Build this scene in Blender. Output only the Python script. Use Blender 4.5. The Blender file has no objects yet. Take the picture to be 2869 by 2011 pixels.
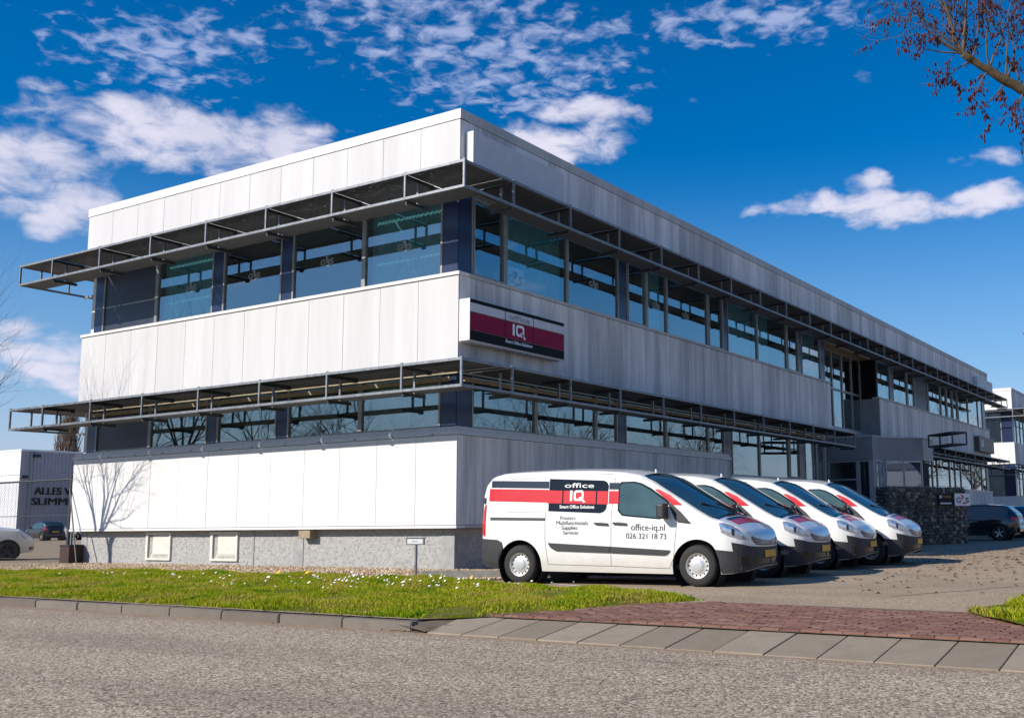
import bpy, bmesh, math, random
import numpy as np
from mathutils import Matrix, Vector
random.seed(7); rng = np.random.default_rng(11)
SC = bpy.context.scene
COL = SC.collection
R = math.radians
# ------------------------------------------------------------------ camera
CAM = Vector((14.978, -17.559, 1.07))
cd = bpy.data.cameras.new('camera'); cam = bpy.data.objects.new('camera', cd); COL.objects.link(cam)
rt = Vector((0.85836, 0.51288, -0.01311)); up = Vector((0.08415, -0.11554, 0.98973)); fw = Vector((-0.50610, 0.85065, 0.14233))
cam.matrix_world = Matrix(((rt.x, up.x, -fw.x, CAM.x), (rt.y, up.y, -fw.y, CAM.y), (rt.z, up.z, -fw.z, CAM.z), (0, 0, 0, 1)))
cd.sensor_width = 36; cd.lens = 36.41; cd.shift_x = -0.1184; cd.shift_y = 0.0102
cd.clip_end = 3000
SC.camera = cam
# ------------------------------------------------------------------ sun, sky, exposure
SUN_T = Vector((0.80, 1.42, -1.0)).normalized()          # direction the light travels
EL = math.asin(-SUN_T.z); AZ = math.atan2(-SUN_T.x, -SUN_T.y)
sd = bpy.data.lights.new('sun', 'SUN'); sd.energy = 4.0; sd.angle = R(0.53); sd.color = (1.0, 0.94, 0.85)
sun = bpy.data.objects.new('sun', sd); COL.objects.link(sun)
sun.rotation_euler = SUN_T.to_track_quat('-Z', 'Y').to_euler()
SC.view_settings.view_transform = 'Standard'; SC.view_settings.look = 'None'
SC.view_settings.exposure = 0.48; SC.view_settings.gamma = 1; SC.view_settings.use_curve_mapping = False

class NT:
    """tiny node-tree helper"""
    def __init__(s, tree): s.t = tree; s.n = tree.nodes; s.l = tree.links
    def new(s, kind, **kw):
        n = s.n.new(kind)
        for k, v in kw.items(): setattr(n, k, v)
        return n
    def put(s, sock, v):
        if hasattr(v, 'links') or isinstance(v, bpy.types.NodeSocket): s.l.new(v, sock)
        else: sock.default_value = v
    def math(s, op, a, b=0.0, c=None, clamp=False):
        n = s.n.new('ShaderNodeMath'); n.operation = op; n.use_clamp = clamp
        s.put(n.inputs[0], a); s.put(n.inputs[1], b)
        if c is not None: s.put(n.inputs[2], c)
        return n.outputs[0]
    def vmath(s, op, a, b=(0, 0, 0)):
        n = s.n.new('ShaderNodeVectorMath'); n.operation = op
        s.put(n.inputs[0], a); s.put(n.inputs[1], b)
        return n.outputs[0]
    def noise(s, vec, scale=5, detail=4, rough=.55, dist=0, out=0):
        n = s.n.new('ShaderNodeTexNoise'); s.put(n.inputs['Vector'], vec)
        n.inputs['Scale'].default_value = scale; n.inputs['Detail'].default_value = detail
        n.inputs['Roughness'].default_value = rough; n.inputs['Distortion'].default_value = dist
        return n.outputs[out]
    def ramp(s, fac, stops, interp='LINEAR'):
        n = s.n.new('ShaderNodeValToRGB'); n.color_ramp.interpolation = interp
        e = n.color_ramp.elements
        while len(e) < len(stops): e.new(0.5)
        for k, (p, c) in enumerate(stops):
            e[k].position = p; e[k].color = c if len(c) == 4 else (*c, 1)
        s.put(n.inputs[0], fac); return n.outputs[0]
    def mix(s, fac, a, b, mode='MIX'):
        n = s.n.new('ShaderNodeMix'); n.data_type = 'RGBA'; n.blend_type = mode
        s.put(n.inputs[0], fac); s.put(n.inputs[6], a if not isinstance(a, tuple) else (*a[:3], 1)); s.put(n.inputs[7], b if not isinstance(b, tuple) else (*b[:3], 1))
        return n.outputs[2]
    def smooth(s, v, lo, hi):
        n = s.n.new('ShaderNodeMapRange'); n.interpolation_type = 'SMOOTHSTEP'
        s.put(n.inputs[0], v); n.inputs[1].default_value = lo; n.inputs[2].default_value = hi
        return n.outputs[0]

W = bpy.data.worlds.new('World'); SC.world = W; W.use_nodes = True
g = NT(W.node_tree); g.n.clear()
sky = g.new('ShaderNodeTexSky', sky_type='NISHITA', sun_disc=False)
sky.sun_elevation = EL; sky.sun_rotation = AZ; sky.air_density = 1.0; sky.dust_density = 0.3; sky.ozone_density = 3.0
hs = g.new('ShaderNodeHueSaturation'); hs.inputs['Saturation'].default_value = 1.52; hs.inputs['Value'].default_value = 0.85; hs.inputs['Hue'].default_value = 0.507
g.l.new(sky.outputs[0], hs.inputs['Color'])
skycol = hs.outputs[0]
d = g.new('ShaderNodeTexCoord').outputs['Generated']
sep = g.new('ShaderNodeSeparateXYZ'); g.l.new(d, sep.inputs[0])
az = g.math('ARCTAN2', sep.outputs[0], sep.outputs[1])
el = g.math('ARCSINE', sep.outputs[2])
skycol = g.mix(g.math('MULTIPLY', g.math('SUBTRACT', 1.0, g.smooth(el, .03, .36)), .62), skycol, (2.2, 3.55, 5.6))
skycol = g.mix(g.math('MULTIPLY', g.math('SUBTRACT', 1.0, g.smooth(el, .0, .15)), .75), skycol, (3.7, 4.0, 5.1))
wob = g.new('ShaderNodeTexNoise'); g.l.new(d, wob.inputs['Vector']); wob.inputs['Scale'].default_value = 22; wob.inputs['Detail'].default_value = 3
ws = g.new('ShaderNodeSeparateColor'); g.l.new(wob.outputs['Color'], ws.inputs[0])
az2 = g.math('ADD', az, g.math('MULTIPLY', g.math('SUBTRACT', ws.outputs[0], .5), .05))
el2 = g.math('ADD', el, g.math('MULTIPLY', g.math('SUBTRACT', ws.outputs[1], .5), .03))
def blobs(L):
    acc = None
    for a0, e0, sa, se, *am in L:
        u = g.math('DIVIDE', g.math('SUBTRACT', az2, a0), sa); v = g.math('DIVIDE', g.math('SUBTRACT', el2, e0), se)
        r2 = g.math('ADD', g.math('MULTIPLY', u, u), g.math('MULTIPLY', v, v))
        m = g.math('SUBTRACT', am[0] if am else 1.0, r2)
        acc = m if acc is None else g.math('MAXIMUM', acc, m)
    return g.math('MAXIMUM', acc, -2.6)
CUM = [(-.953,.339,.123,.032),(-1.002,.351,.05,.022),(-.903,.337,.091,.026),(-1.083,.305,.063,.024),(-1.101,.284,.04,.03),(-1.05,.273,.045,.019),(-1.066,.253,.027,.019),(-1.066,.366,.026,.010,.4),(-.575,.388,.060,.015),(-.615,.355,.066,.022),(-.570,.366,.045,.014,.8),(-.325,.291,.080,.011),(-.255,.280,.088,.0125),(-.300,.305,.022,.016,.8),(-.185,.322,.03,.012,.7),(-.19,.287,.055,.012),(-.411,.288,.018,.008,.45),(-.476,.396,.02,.008,-.25),(-.303,.41,.03,.016,-.35),(-1.056,.149,.052,.022),(-1.042,.127,.048,.017)]
CIR = [(-.722,.454,.158,.047),(-.655,.449,.124,.056),(-.787,.464,.111,.03),(-.998,.403,.08,.032),(-.938,.424,.052,.022),(-.405,.461,.12,.022),(-.587,.435,.029,.013),(-.654,.406,.122,.026)]
# the rest of the sky carries the same kind of scattered clouds
gen = g.math('SUBTRACT', g.math('MULTIPLY', g.noise(d, 4.5, 3, .5), 3.2), 1.95)
gen = g.math('MULTIPLY', gen, 1.0)
daz = g.math('ABSOLUTE', g.math('SUBTRACT', az, -0.63))
gate = g.smooth(daz, .62, .85)
gen = g.math('SUBTRACT', gen, g.math('MULTIPLY', g.math('SUBTRACT', 1.0, gate), 3.0))
mA = g.math('MAXIMUM', blobs(CUM), gen)
st = g.vmath('MULTIPLY', d, (1, 1, 2.1))
nA = g.noise(st, 24, 10, .56, .3)
dA = g.math('ADD', g.math('MULTIPLY', mA, .46), g.math('MULTIPLY', g.math('SUBTRACT', nA, .5), 1.75))
aA = g.smooth(dA, -.12, .55)
# altocumulus field, stretched along the wind
pl = g.new('ShaderNodeCombineXYZ')
iz = g.math('ADD', sep.outputs[2], .06)
g.l.new(g.math('DIVIDE', sep.outputs[0], iz), pl.inputs[0]); g.l.new(g.math('DIVIDE', sep.outputs[1], iz), pl.inputs[1])
nB = g.noise(pl.outputs[0], 21, 7, .55, .35)
nB2 = g.noise(pl.outputs[0], 4, 3, .5)
dB = g.math('ADD', g.math('MULTIPLY', blobs(CIR), .26), g.math('ADD', g.math('MULTIPLY', g.math('SUBTRACT', nB, .5), 2.0), g.math('MULTIPLY', g.math('SUBTRACT', nB2, .5), .5)))
aB = g.math('MULTIPLY', g.smooth(dB, .0, .6), .46)
shade = g.noise(st, 9, 5, .6)
cc = g.ramp(g.math('ADD', g.math('MULTIPLY', shade, .7), g.math('MULTIPLY', dA, .3)), [(.2, (3.8, 4.0, 5.2)), (.62, (6.0, 5.8, 6.7))])
c1 = g.mix(aB, skycol, (5.4, 5.7, 7.6))
c2 = g.mix(g.math('MULTIPLY', aA, .9), c1, cc)
bg = g.new('ShaderNodeBackground'); g.l.new(c2, bg.inputs[0]); bg.inputs[1].default_value = 0.105
wo = g.new('ShaderNodeOutputWorld'); g.l.new(bg.outputs[0], wo.inputs[0])

# ------------------------------------------------------------------ materials
MATS = {}
def newmat(name):
    m = bpy.data.materials.new(name); m.use_nodes = True
    t = NT(m.node_tree); bs = m.node_tree.nodes['Principled BSDF']
    MATS[name] = m
    return m, t, bs
def wpos(t): return t.new('ShaderNodeNewGeometry').outputs['Position']
def bump(t, bs, h, strength=.3, dist=.01):
    b = t.new('ShaderNodeBump'); b.inputs['Strength'].default_value = strength; b.inputs['Distance'].default_value = dist
    t.l.new(h, b.inputs['Height']); t.l.new(b.outputs[0], bs.inputs['Normal'])
def simple(name, col, rough=.5, metal=0., var=.12, scale=6., bmp=0., spec=.5, bscale=60, coat=0.):
    m, t, bs = newmat(name)
    p = wpos(t)
    n = t.noise(p, scale, 5, .6)
    lo = tuple(c * (1 - var) for c in col); hi = tuple(min(1, c * (1 + var)) for c in col)
    c = t.ramp(n, [(.3, lo), (.7, hi)])
    t.l.new(c, bs.inputs['Base Color'])
    bs.inputs['Roughness'].default_value = rough; bs.inputs['Metallic'].default_value = metal
    bs.inputs['Specular IOR Level'].default_value = spec
    if coat: bs.inputs['Coat Weight'].default_value = coat; bs.inputs['Coat Roughness'].default_value = .03
    if bmp: bump(t, bs, t.noise(p, bscale, 3, .6), bmp, .01)
    return m
simple('galvanised', (.20, .215, .235), .5, .4, .3, 9)
simple('galvanised_dark', (.055, .06, .068), .5, .5, .25, 9)
simple('aluminium', (.27, .258, .24), .42, .4, .15, 8)
simple('aluminium_grey', (.46, .47, .49), .45, .35, .1, 8)
simple('beige_trim', (.27, .215, .125), .6, 0, .2, 5)
simple('navy_panel', (.012, .024, .075), .28, 0, .25, 3)
simple('dark_panel', (.018, .026, .045), .4, 0, .3, 4)
simple('grey_fascia', (.26, .265, .27), .5, 0, .12, 3)
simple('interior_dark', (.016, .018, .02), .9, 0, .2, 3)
simple('ceiling', (.14, .14, .135), .9, 0, .1, 3)
simple('curtain_cloth', (.20, .40, .42), .9, 0, .12, 10)
simple('curtain_blue', (.03, .12, .30), .9, 0, .2, 10)
simple('blind_slat', (.24, .30, .29), .6, 0, .1, 10)
simple('sign_white', (.80, .80, .79), .35, 0, .03, 3)
simple('sign_pale', (.58, .58, .60), .6, 0, .05, 3, spec=.2)
simple('sign_black', (.006, .006, .009), .6, 0, .2, 4, spec=.15)
simple('sign_maroon', (.26, .008, .045), .6, 0, .1, 4, spec=.15)
simple('sign_red', (.62, .012, .02), .35, 0, .05, 4)
simple('sign_brown', (.10, .085, .07), .45, 0, .1, 4)
simple('gold_print', (.45, .30, .08), .5, 0, .1, 4)
simple('print_dark', (.02, .02, .025), .45, 0, .1, 4)
simple('window_vinyl', (.22, .27, .28), .6, 0, .1, 4)
simple('rubber', (.022, .021, .020), .8, 0, .25, 30, .2)
simple('steel_rim', (.58, .57, .55), .42, .35, .18, 30)
simple('alloy', (.62, .62, .62), .25, .8, .1, 30)
simple('hubcap', (.62, .63, .64), .32, .4, .08, 20)
simple('black_plastic', (.030, .031, .034), .55, 0, .15, 20, .15, bscale=400)
simple('grey_plastic', (.032, .032, .035), .62, 0, .2, 25, .2, bscale=400)
simple('gloss_black', (.006, .007, .010), .08, 0, .1, 5)
simple('paint_white', (.80, .79, .76), .22, 0, .03, 1.3, coat=.6)
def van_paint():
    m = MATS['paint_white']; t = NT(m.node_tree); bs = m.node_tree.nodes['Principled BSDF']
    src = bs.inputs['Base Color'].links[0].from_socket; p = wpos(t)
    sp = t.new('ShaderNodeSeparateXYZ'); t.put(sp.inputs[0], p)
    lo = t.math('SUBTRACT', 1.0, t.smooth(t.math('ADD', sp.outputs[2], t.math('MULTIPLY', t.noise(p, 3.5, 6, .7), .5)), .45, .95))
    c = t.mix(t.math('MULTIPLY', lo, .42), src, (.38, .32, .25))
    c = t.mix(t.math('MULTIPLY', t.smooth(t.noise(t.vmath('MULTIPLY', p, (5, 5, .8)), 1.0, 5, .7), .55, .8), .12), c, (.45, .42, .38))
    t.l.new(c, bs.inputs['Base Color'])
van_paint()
simple('paint_dark', (.010, .012, .016), .18, 0, .2, 2, coat=.8)
simple('paint_navy', (.010, .018, .04), .18, 0, .2, 2, coat=.8)
simple('paint_silver', (.42, .43, .45), .25, .5, .05, 2, coat=.6)
simple('stripe_red', (.60, .010, .012), .25, 0, .05, 2, coat=.4)
simple('stripe_navy', (.012, .018, .035), .22, 0, .1, 2, coat=.4)
simple('lamp_red', (.55, .01, .01), .12, 0, .15, 12, coat=1)
simple('lamp_clear', (.45, .50, .58), .12, .6, .35, 28, coat=1)
simple('lamp_inner', (.80, .82, .86), .1, .9, .2, 30)
simple('plate_yellow', (.72, .36, .01), .5, 0, .05, 8)
simple('concrete', (.33, .33, .32), .9, 0, .18, 5, .25)
simple('kerb_concrete', (.24, .225, .205), .92, 0, .22, 7, .4)
simple('slab_concrete', (.215, .205, .19), .92, 0, .16, 5, .35)
simple('basement_frame', (.70, .66, .58), .6, 0, .1, 6)
simple('vent_box', (.32, .25, .16), .7, 0, .2, 8)
simple('bark', (.095, .066, .034), .95, 0, .45, 14, .8, bscale=40)
simple('bark_grey', (.13, .115, .10), .95, 0, .4, 12, .6, bscale=40)
simple('twig', (.11, .078, .052), .9, 0, .35, 10)
simple('twig_dark', (.075, .06, .05), .9, 0, .35, 10)
simple('poplar_twig', (.12, .082, .06), .9, 0, .35, 3)
simple('catkin', (.07, .008, .012), .8, 0, .6, 14)
simple('sign_back', (.13, .14, .16), .5, .3, .15, 6)
simple('sign_edge', (.42, .24, .04), .5, 0, .2, 6)
simple('hall_white', (.74, .74, .75), .5, 0, .05, 1)
simple('hall_grey', (.36, .355, .40), .5, .1, .06, 1)
simple('hall_trim', (.30, .31, .34), .5, .2, .1, 2)
simple('gabion_wire', (.16, .16, .15), .5, .6, .2, 20)
simple('leaf_litter', (.16, .075, .035), .9, 0, .45, 15)
simple('soil', (.15, .105, .07), .95, 0, .4, 6, .5)
simple('bin_brown', (.045, .018, .015), .7, 0, .3, 6)
simple('daisy', (.85, .85, .82), .6, 0, .05, 10)
simple('dandelion', (.80, .45, .01), .6, 0, .1, 10)
simple('line_paint', (.55, .53, .49), .8, 0, .25, 14)
simple('roofing', (.10, .10, .10), .9, 0, .2, 3)
simple('red_car', (.35, .02, .02), .25, 0, .1, 3, coat=.5)
simple('yellow_sheet', (.7, .42, .03), .5, 0, .1, 3)

def cladding(name, base, dirt, amount, wide):
    m, t, bs = newmat(name)
    p = wpos(t)
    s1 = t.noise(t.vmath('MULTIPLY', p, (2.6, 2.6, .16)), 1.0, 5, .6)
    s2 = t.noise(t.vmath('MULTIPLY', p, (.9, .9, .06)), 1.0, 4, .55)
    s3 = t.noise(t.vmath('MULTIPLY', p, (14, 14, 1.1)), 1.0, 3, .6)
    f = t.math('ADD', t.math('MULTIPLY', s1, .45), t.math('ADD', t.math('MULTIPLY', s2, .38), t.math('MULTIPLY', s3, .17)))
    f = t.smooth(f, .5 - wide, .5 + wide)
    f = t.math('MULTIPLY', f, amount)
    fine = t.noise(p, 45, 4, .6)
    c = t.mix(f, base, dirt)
    c = t.mix(t.math('MULTIPLY', t.smooth(fine, .35, .75), .10), c, (.25, .23, .21))
    t.l.new(c, bs.inputs['Base Color'])
    bs.inputs['Roughness'].default_value = .68; bs.inputs['Specular IOR Level'].default_value = .25
    bump(t, bs, fine, .12, .004)
    return m
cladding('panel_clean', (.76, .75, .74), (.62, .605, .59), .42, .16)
cladding('panel_upper', (.655, .645, .64), (.51, .50, .49), .6, .16)  # same panels as the low band; weaker light up here put into the colour
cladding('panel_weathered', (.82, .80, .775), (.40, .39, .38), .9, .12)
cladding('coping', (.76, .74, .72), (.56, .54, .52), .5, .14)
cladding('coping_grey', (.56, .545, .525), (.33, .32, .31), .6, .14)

def glass(name, tint, base, rough=0.0):
    m, t, bs = newmat(name); t.n.remove(bs)
    out = [n for n in t.n if n.type == 'OUTPUT_MATERIAL'][0]
    fr = t.new('ShaderNodeLayerWeight'); fr.inputs[0].default_value = .5
    fac = t.math('ADD', base, t.math('MULTIPLY', t.math('POWER', fr.outputs[1], 4.0), .85), clamp=True)
    tr = t.new('ShaderNodeBsdfTransparent'); tr.inputs[0].default_value = (*tint, 1)
    gl = t.new('ShaderNodeBsdfGlossy'); gl.inputs[0].default_value = (.86, .93, .96, 1); gl.inputs['Roughness'].default_value = rough
    b = t.new('ShaderNodeBump'); b.inputs['Strength'].default_value = .012; b.inputs['Distance'].default_value = .1
    t.l.new(t.noise(wpos(t), .9, 2, .5), b.inputs['Height']); t.l.new(b.outputs[0], gl.inputs['Normal'])
    mx = t.new('ShaderNodeMixShader'); t.l.new(fac, mx.inputs[0]); t.l.new(tr.outputs[0], mx.inputs[1]); t.l.new(gl.outputs[0], mx.inputs[2])
    t.l.new(mx.outputs[0], out.inputs[0])
    return m
glass('window_glass', (.72, .86, .87), .18)
simple('car_glass', (.055, .105, .115), .04, 0, .25, 1.5)
simple('screen_glass', (.03, .07, .09), .04, 0, .35, 1.5)

def grating(name):
    """perforated sheet: small staggered holes let light through"""
    m, t, bs = newmat(name)
    out = [n for n in t.n if n.type == 'OUTPUT_MATERIAL'][0]
    v = t.new('ShaderNodeTexVoronoi'); v.inputs['Scale'].default_value = 34; t.put(v.inputs['Vector'], wpos(t))
    h = t.math('LESS_THAN', v.outputs['Distance'], .33)
    bs.inputs['Base Color'].default_value = (.085, .085, .088, 1); bs.inputs['Roughness'].default_value = .6; bs.inputs['Metallic'].default_value = .1
    tr = t.new('ShaderNodeBsdfTransparent')
    mx = t.new('ShaderNodeMixShader'); t.l.new(t.math('MULTIPLY', h, .6), mx.inputs[0]); t.l.new(bs.outputs[0], mx.inputs[1]); t.l.new(tr.outputs[0], mx.inputs[2])
    t.l.new(mx.outputs[0], out.inputs[0])
grating('grating')

def asphalt(name, dark, mid, light, sc, patch=.35, tint=(1, 1, 1)):
    m, t, bs = newmat(name); p = wpos(t)
    v = t.new('ShaderNodeTexVoronoi'); v.inputs['Scale'].default_value = sc; t.put(v.inputs['Vector'], p)
    sc_ = t.new('ShaderNodeSeparateColor'); t.l.new(v.outputs['Color'], sc_.inputs[0])
    n = t.noise(p, sc * .45, 4, .7)
    f = t.math('ADD', t.math('MULTIPLY', sc_.outputs[0], .55), t.math('MULTIPLY', n, .45))
    c = t.ramp(f, [(.22, dark), (.48, mid), (.80, light)])
    big = t.noise(p, .55, 5, .6); big2 = t.noise(t.vmath('MULTIPLY', p, (.25, 1.1, 1)), 1.0, 4, .6)
    k = t.math('ADD', t.math('MULTIPLY', big, .5), t.math('MULTIPLY', big2, .5))
    c = t.mix(t.math('MULTIPLY', t.smooth(k, .42, .62), patch), c, tuple(x * .55 for x in mid))
    t.l.new(c, bs.inputs['Base Color']); bs.inputs['Roughness'].default_value = .9; bs.inputs['Specular IOR Level'].default_value = .25
    bump(t, bs, t.math('ADD', t.math('MULTIPLY', v.outputs['Distance'], -1.0), n), .5, .006)
def road_mat():
    m, t, bs = newmat('road_asphalt'); p = wpos(t)
    v = t.new('ShaderNodeTexVoronoi'); v.inputs['Scale'].default_value = 58; t.put(v.inputs['Vector'], p)
    sc_ = t.new('ShaderNodeSeparateColor'); t.l.new(v.outputs['Color'], sc_.inputs[0])
    n = t.noise(p, 34, 5, .7)
    f = t.math('ADD', t.math('MULTIPLY', sc_.outputs[0], .62), t.math('MULTIPLY', n, .42))
    c = t.ramp(f, [(.22, (.11, .078, .058)), (.46, (.335, .262, .188)), (.66, (.45, .358, .26)), (.88, (.77, .66, .52))])
    sp = t.new('ShaderNodeSeparateXYZ'); t.put(sp.inputs[0], p)
    ed = t.math('ADD', sp.outputs[1], t.math('MULTIPLY', sp.outputs[0], .033))          # distance from the kerb line, kerb at -8.62
    wob = t.math('MULTIPLY', t.math('SUBTRACT', t.noise(t.vmath('MULTIPLY', p, (.12, .5, 1)), 1.0, 4, .6), .5), .9)
    lane = t.math('SINE', t.math('MULTIPLY', t.math('ADD', ed, wob), 3.4))
    big = t.noise(t.vmath('MULTIPLY', p, (.18, .7, 1)), 1.0, 6, .62)
    c = t.mix(t.math('MULTIPLY', t.smooth(lane, -.2, .9), .13), c, (.15, .115, .09))
    c = t.mix(t.math('MULTIPLY', t.smooth(big, .45, .66), .28), c, (.14, .108, .086))
    c = t.mix(t.math('MULTIPLY', t.smooth(t.noise(p, 1.4, 6, .7), .60, .78), .3), c, (.40, .33, .27))
    gut = t.smooth(t.math('ADD', ed, t.math('MULTIPLY', t.noise(p, 5, 5, .7), .5)), -8.72, -8.45)
    c = t.mix(t.math('MULTIPLY', gut, .65), c, (.27, .19, .12))
    cr = t.new('ShaderNodeTexVoronoi'); cr.feature = 'DISTANCE_TO_EDGE'; cr.inputs['Scale'].default_value = .23
    t.put(cr.inputs['Vector'], t.vmath('ADD', p, t.vmath('MULTIPLY', t.noise(p, 1.1, 6, .7, out=1), (1.6, 1.6, 0))))
    crk = t.math('MULTIPLY', t.math('SUBTRACT', 1.0, t.smooth(cr.outputs[0], .0008, .0035)), t.smooth(t.noise(p, .3, 2, .5), .5, .62))
    c = t.mix(t.math('MULTIPLY', crk, .7), c, (.03, .025, .02))
    t.l.new(c, bs.inputs['Base Color']); bs.inputs['Roughness'].default_value = .9; bs.inputs['Specular IOR Level'].default_value = .2
    bump(t, bs, t.math('ADD', t.math('MULTIPLY', v.outputs['Distance'], -1.0), n), .45, .006)
road_mat()
asphalt('yard_asphalt', (.18, .13, .08), (.36, .275, .18), (.60, .47, .33), 75, .36)

def lawn_mat():
    m, t, bs = newmat('lawn_soil'); p = wpos(t)
    n = t.noise(p, 1.6, 5, .6); n2 = t.noise(p, 14, 4, .6)
    c = t.ramp(t.math('ADD', t.math('MULTIPLY', n, .6), t.math('MULTIPLY', n2, .4)), [(.34, (.06, .085, .008)), (.5, (.12, .13, .016)), (.62, (.22, .17, .055)), (.75, (.26, .18, .09))])
    t.l.new(c, bs.inputs['Base Color']); bs.inputs['Roughness'].default_value = 1.0; bs.inputs['Specular IOR Level'].default_value = .05
    bump(t, bs, n2, .4, .02)
lawn_mat()
def blade_mat():
    m, t, bs = newmat('grass_blade'); p = wpos(t)
    n = t.noise(p, 1.1, 5, .65); n2 = t.noise(p, 25, 2, .6)
    k = t.math('ADD', t.math('MULTIPLY', n, .7), t.math('MULTIPLY', n2, .3))
    c = t.ramp(k, [(.30, (.075, .16, .003)), (.42, (.20, .31, .005)), (.50, (.40, .41, .012)), (.59, (.45, .37, .08)), (.75, (.36, .25, .12))])
    t.l.new(c, bs.inputs['Base Color']); bs.inputs['Roughness'].default_value = .6; bs.inputs['Specular IOR Level'].default_value = .2
    bs.inputs['Subsurface Weight'].default_value = 0
    out = [q for q in t.n if q.type == 'OUTPUT_MATERIAL'][0]
    tl = t.new('ShaderNodeBsdfTranslucent'); t.l.new(c, tl.inputs[0])
    mx = t.new('ShaderNodeMixShader'); mx.inputs[0].default_value = .4
    t.l.new(bs.outputs[0], mx.inputs[1]); t.l.new(tl.outputs[0], mx.inputs[2]); t.l.new(mx.outputs[0], out.inputs[0])
blade_mat()
def varied(name, stops, rough=.9, bmp=.3, scale=1.0, wscale=None):
    """colour differs from piece to piece (random per object / island)"""
    m, t, bs = newmat(name)
    gn = t.new('ShaderNodeNewGeometry'); oi = t.new('ShaderNodeObjectInfo')
    r = t.math('FRACT', t.math('ADD', gn.outputs['Random Per Island'], oi.outputs['Random']))
    n = t.noise(gn.outputs['Position'], 30, 4, .6)
    f = t.math('ADD', t.math('MULTIPLY', r, .75), t.math('MULTIPLY', n, .25))
    c = t.ramp(f, stops)
    blot = t.smooth(t.noise(gn.outputs['Position'], 3.5, 6, .7), .42, .68)
    c = t.mix(t.math('MULTIPLY', blot, .35), c, tuple(x*.6 for x in stops[1][1]))
    t.l.new(c, bs.inputs['Base Color']); bs.inputs['Roughness'].default_value = rough
    bump(t, bs, n, bmp, .01)
varied('brick_red', [(.1, (.15, .066, .045)), (.4, (.205, .092, .062)), (.65, (.235, .115, .08)), (.95, (.28, .165, .12))])
varied('pebble', [(.1, (.20, .125, .065)), (.35, (.44, .30, .17)), (.6, (.60, .45, .29)), (.9, (.74, .64, .50))])
varied('gabion_stone', [(.05, (.025, .024, .022)), (.32, (.075, .068, .06)), (.58, (.15, .13, .105)), (.78, (.32, .25, .17)), (.92, (.62, .58, .52))])
varied('kerb_stone', [(.1, (.135, .112, .09)), (.5, (.165, .14, .115)), (.95, (.20, .17, .14))])
varied('slab_stone', [(.1, (.225, .178, .128)), (.5, (.275, .222, .162)), (.95, (.33, .27, .20))])
def roughcast():
    m, t, bs = newmat('roughcast'); p = wpos(t)
    n = t.noise(p, 15, 6, .75, .6); n2 = t.noise(p, 42, 4, .7)
    k = t.math('ADD', t.math('MULTIPLY', n, .68), t.math('MULTIPLY', n2, .32))
    c = t.ramp(k, [(.36, (.54, .53, .50)), (.52, (.45, .44, .42)), (.60, (.26, .25, .24)), (.68, (.12, .115, .11))])
    t.l.new(c, bs.inputs['Base Color']); bs.inputs['Roughness'].default_value = .95
    bump(t, bs, t.math('MULTIPLY', k, -1.0), 1.0, .05)
roughcast()

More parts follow.
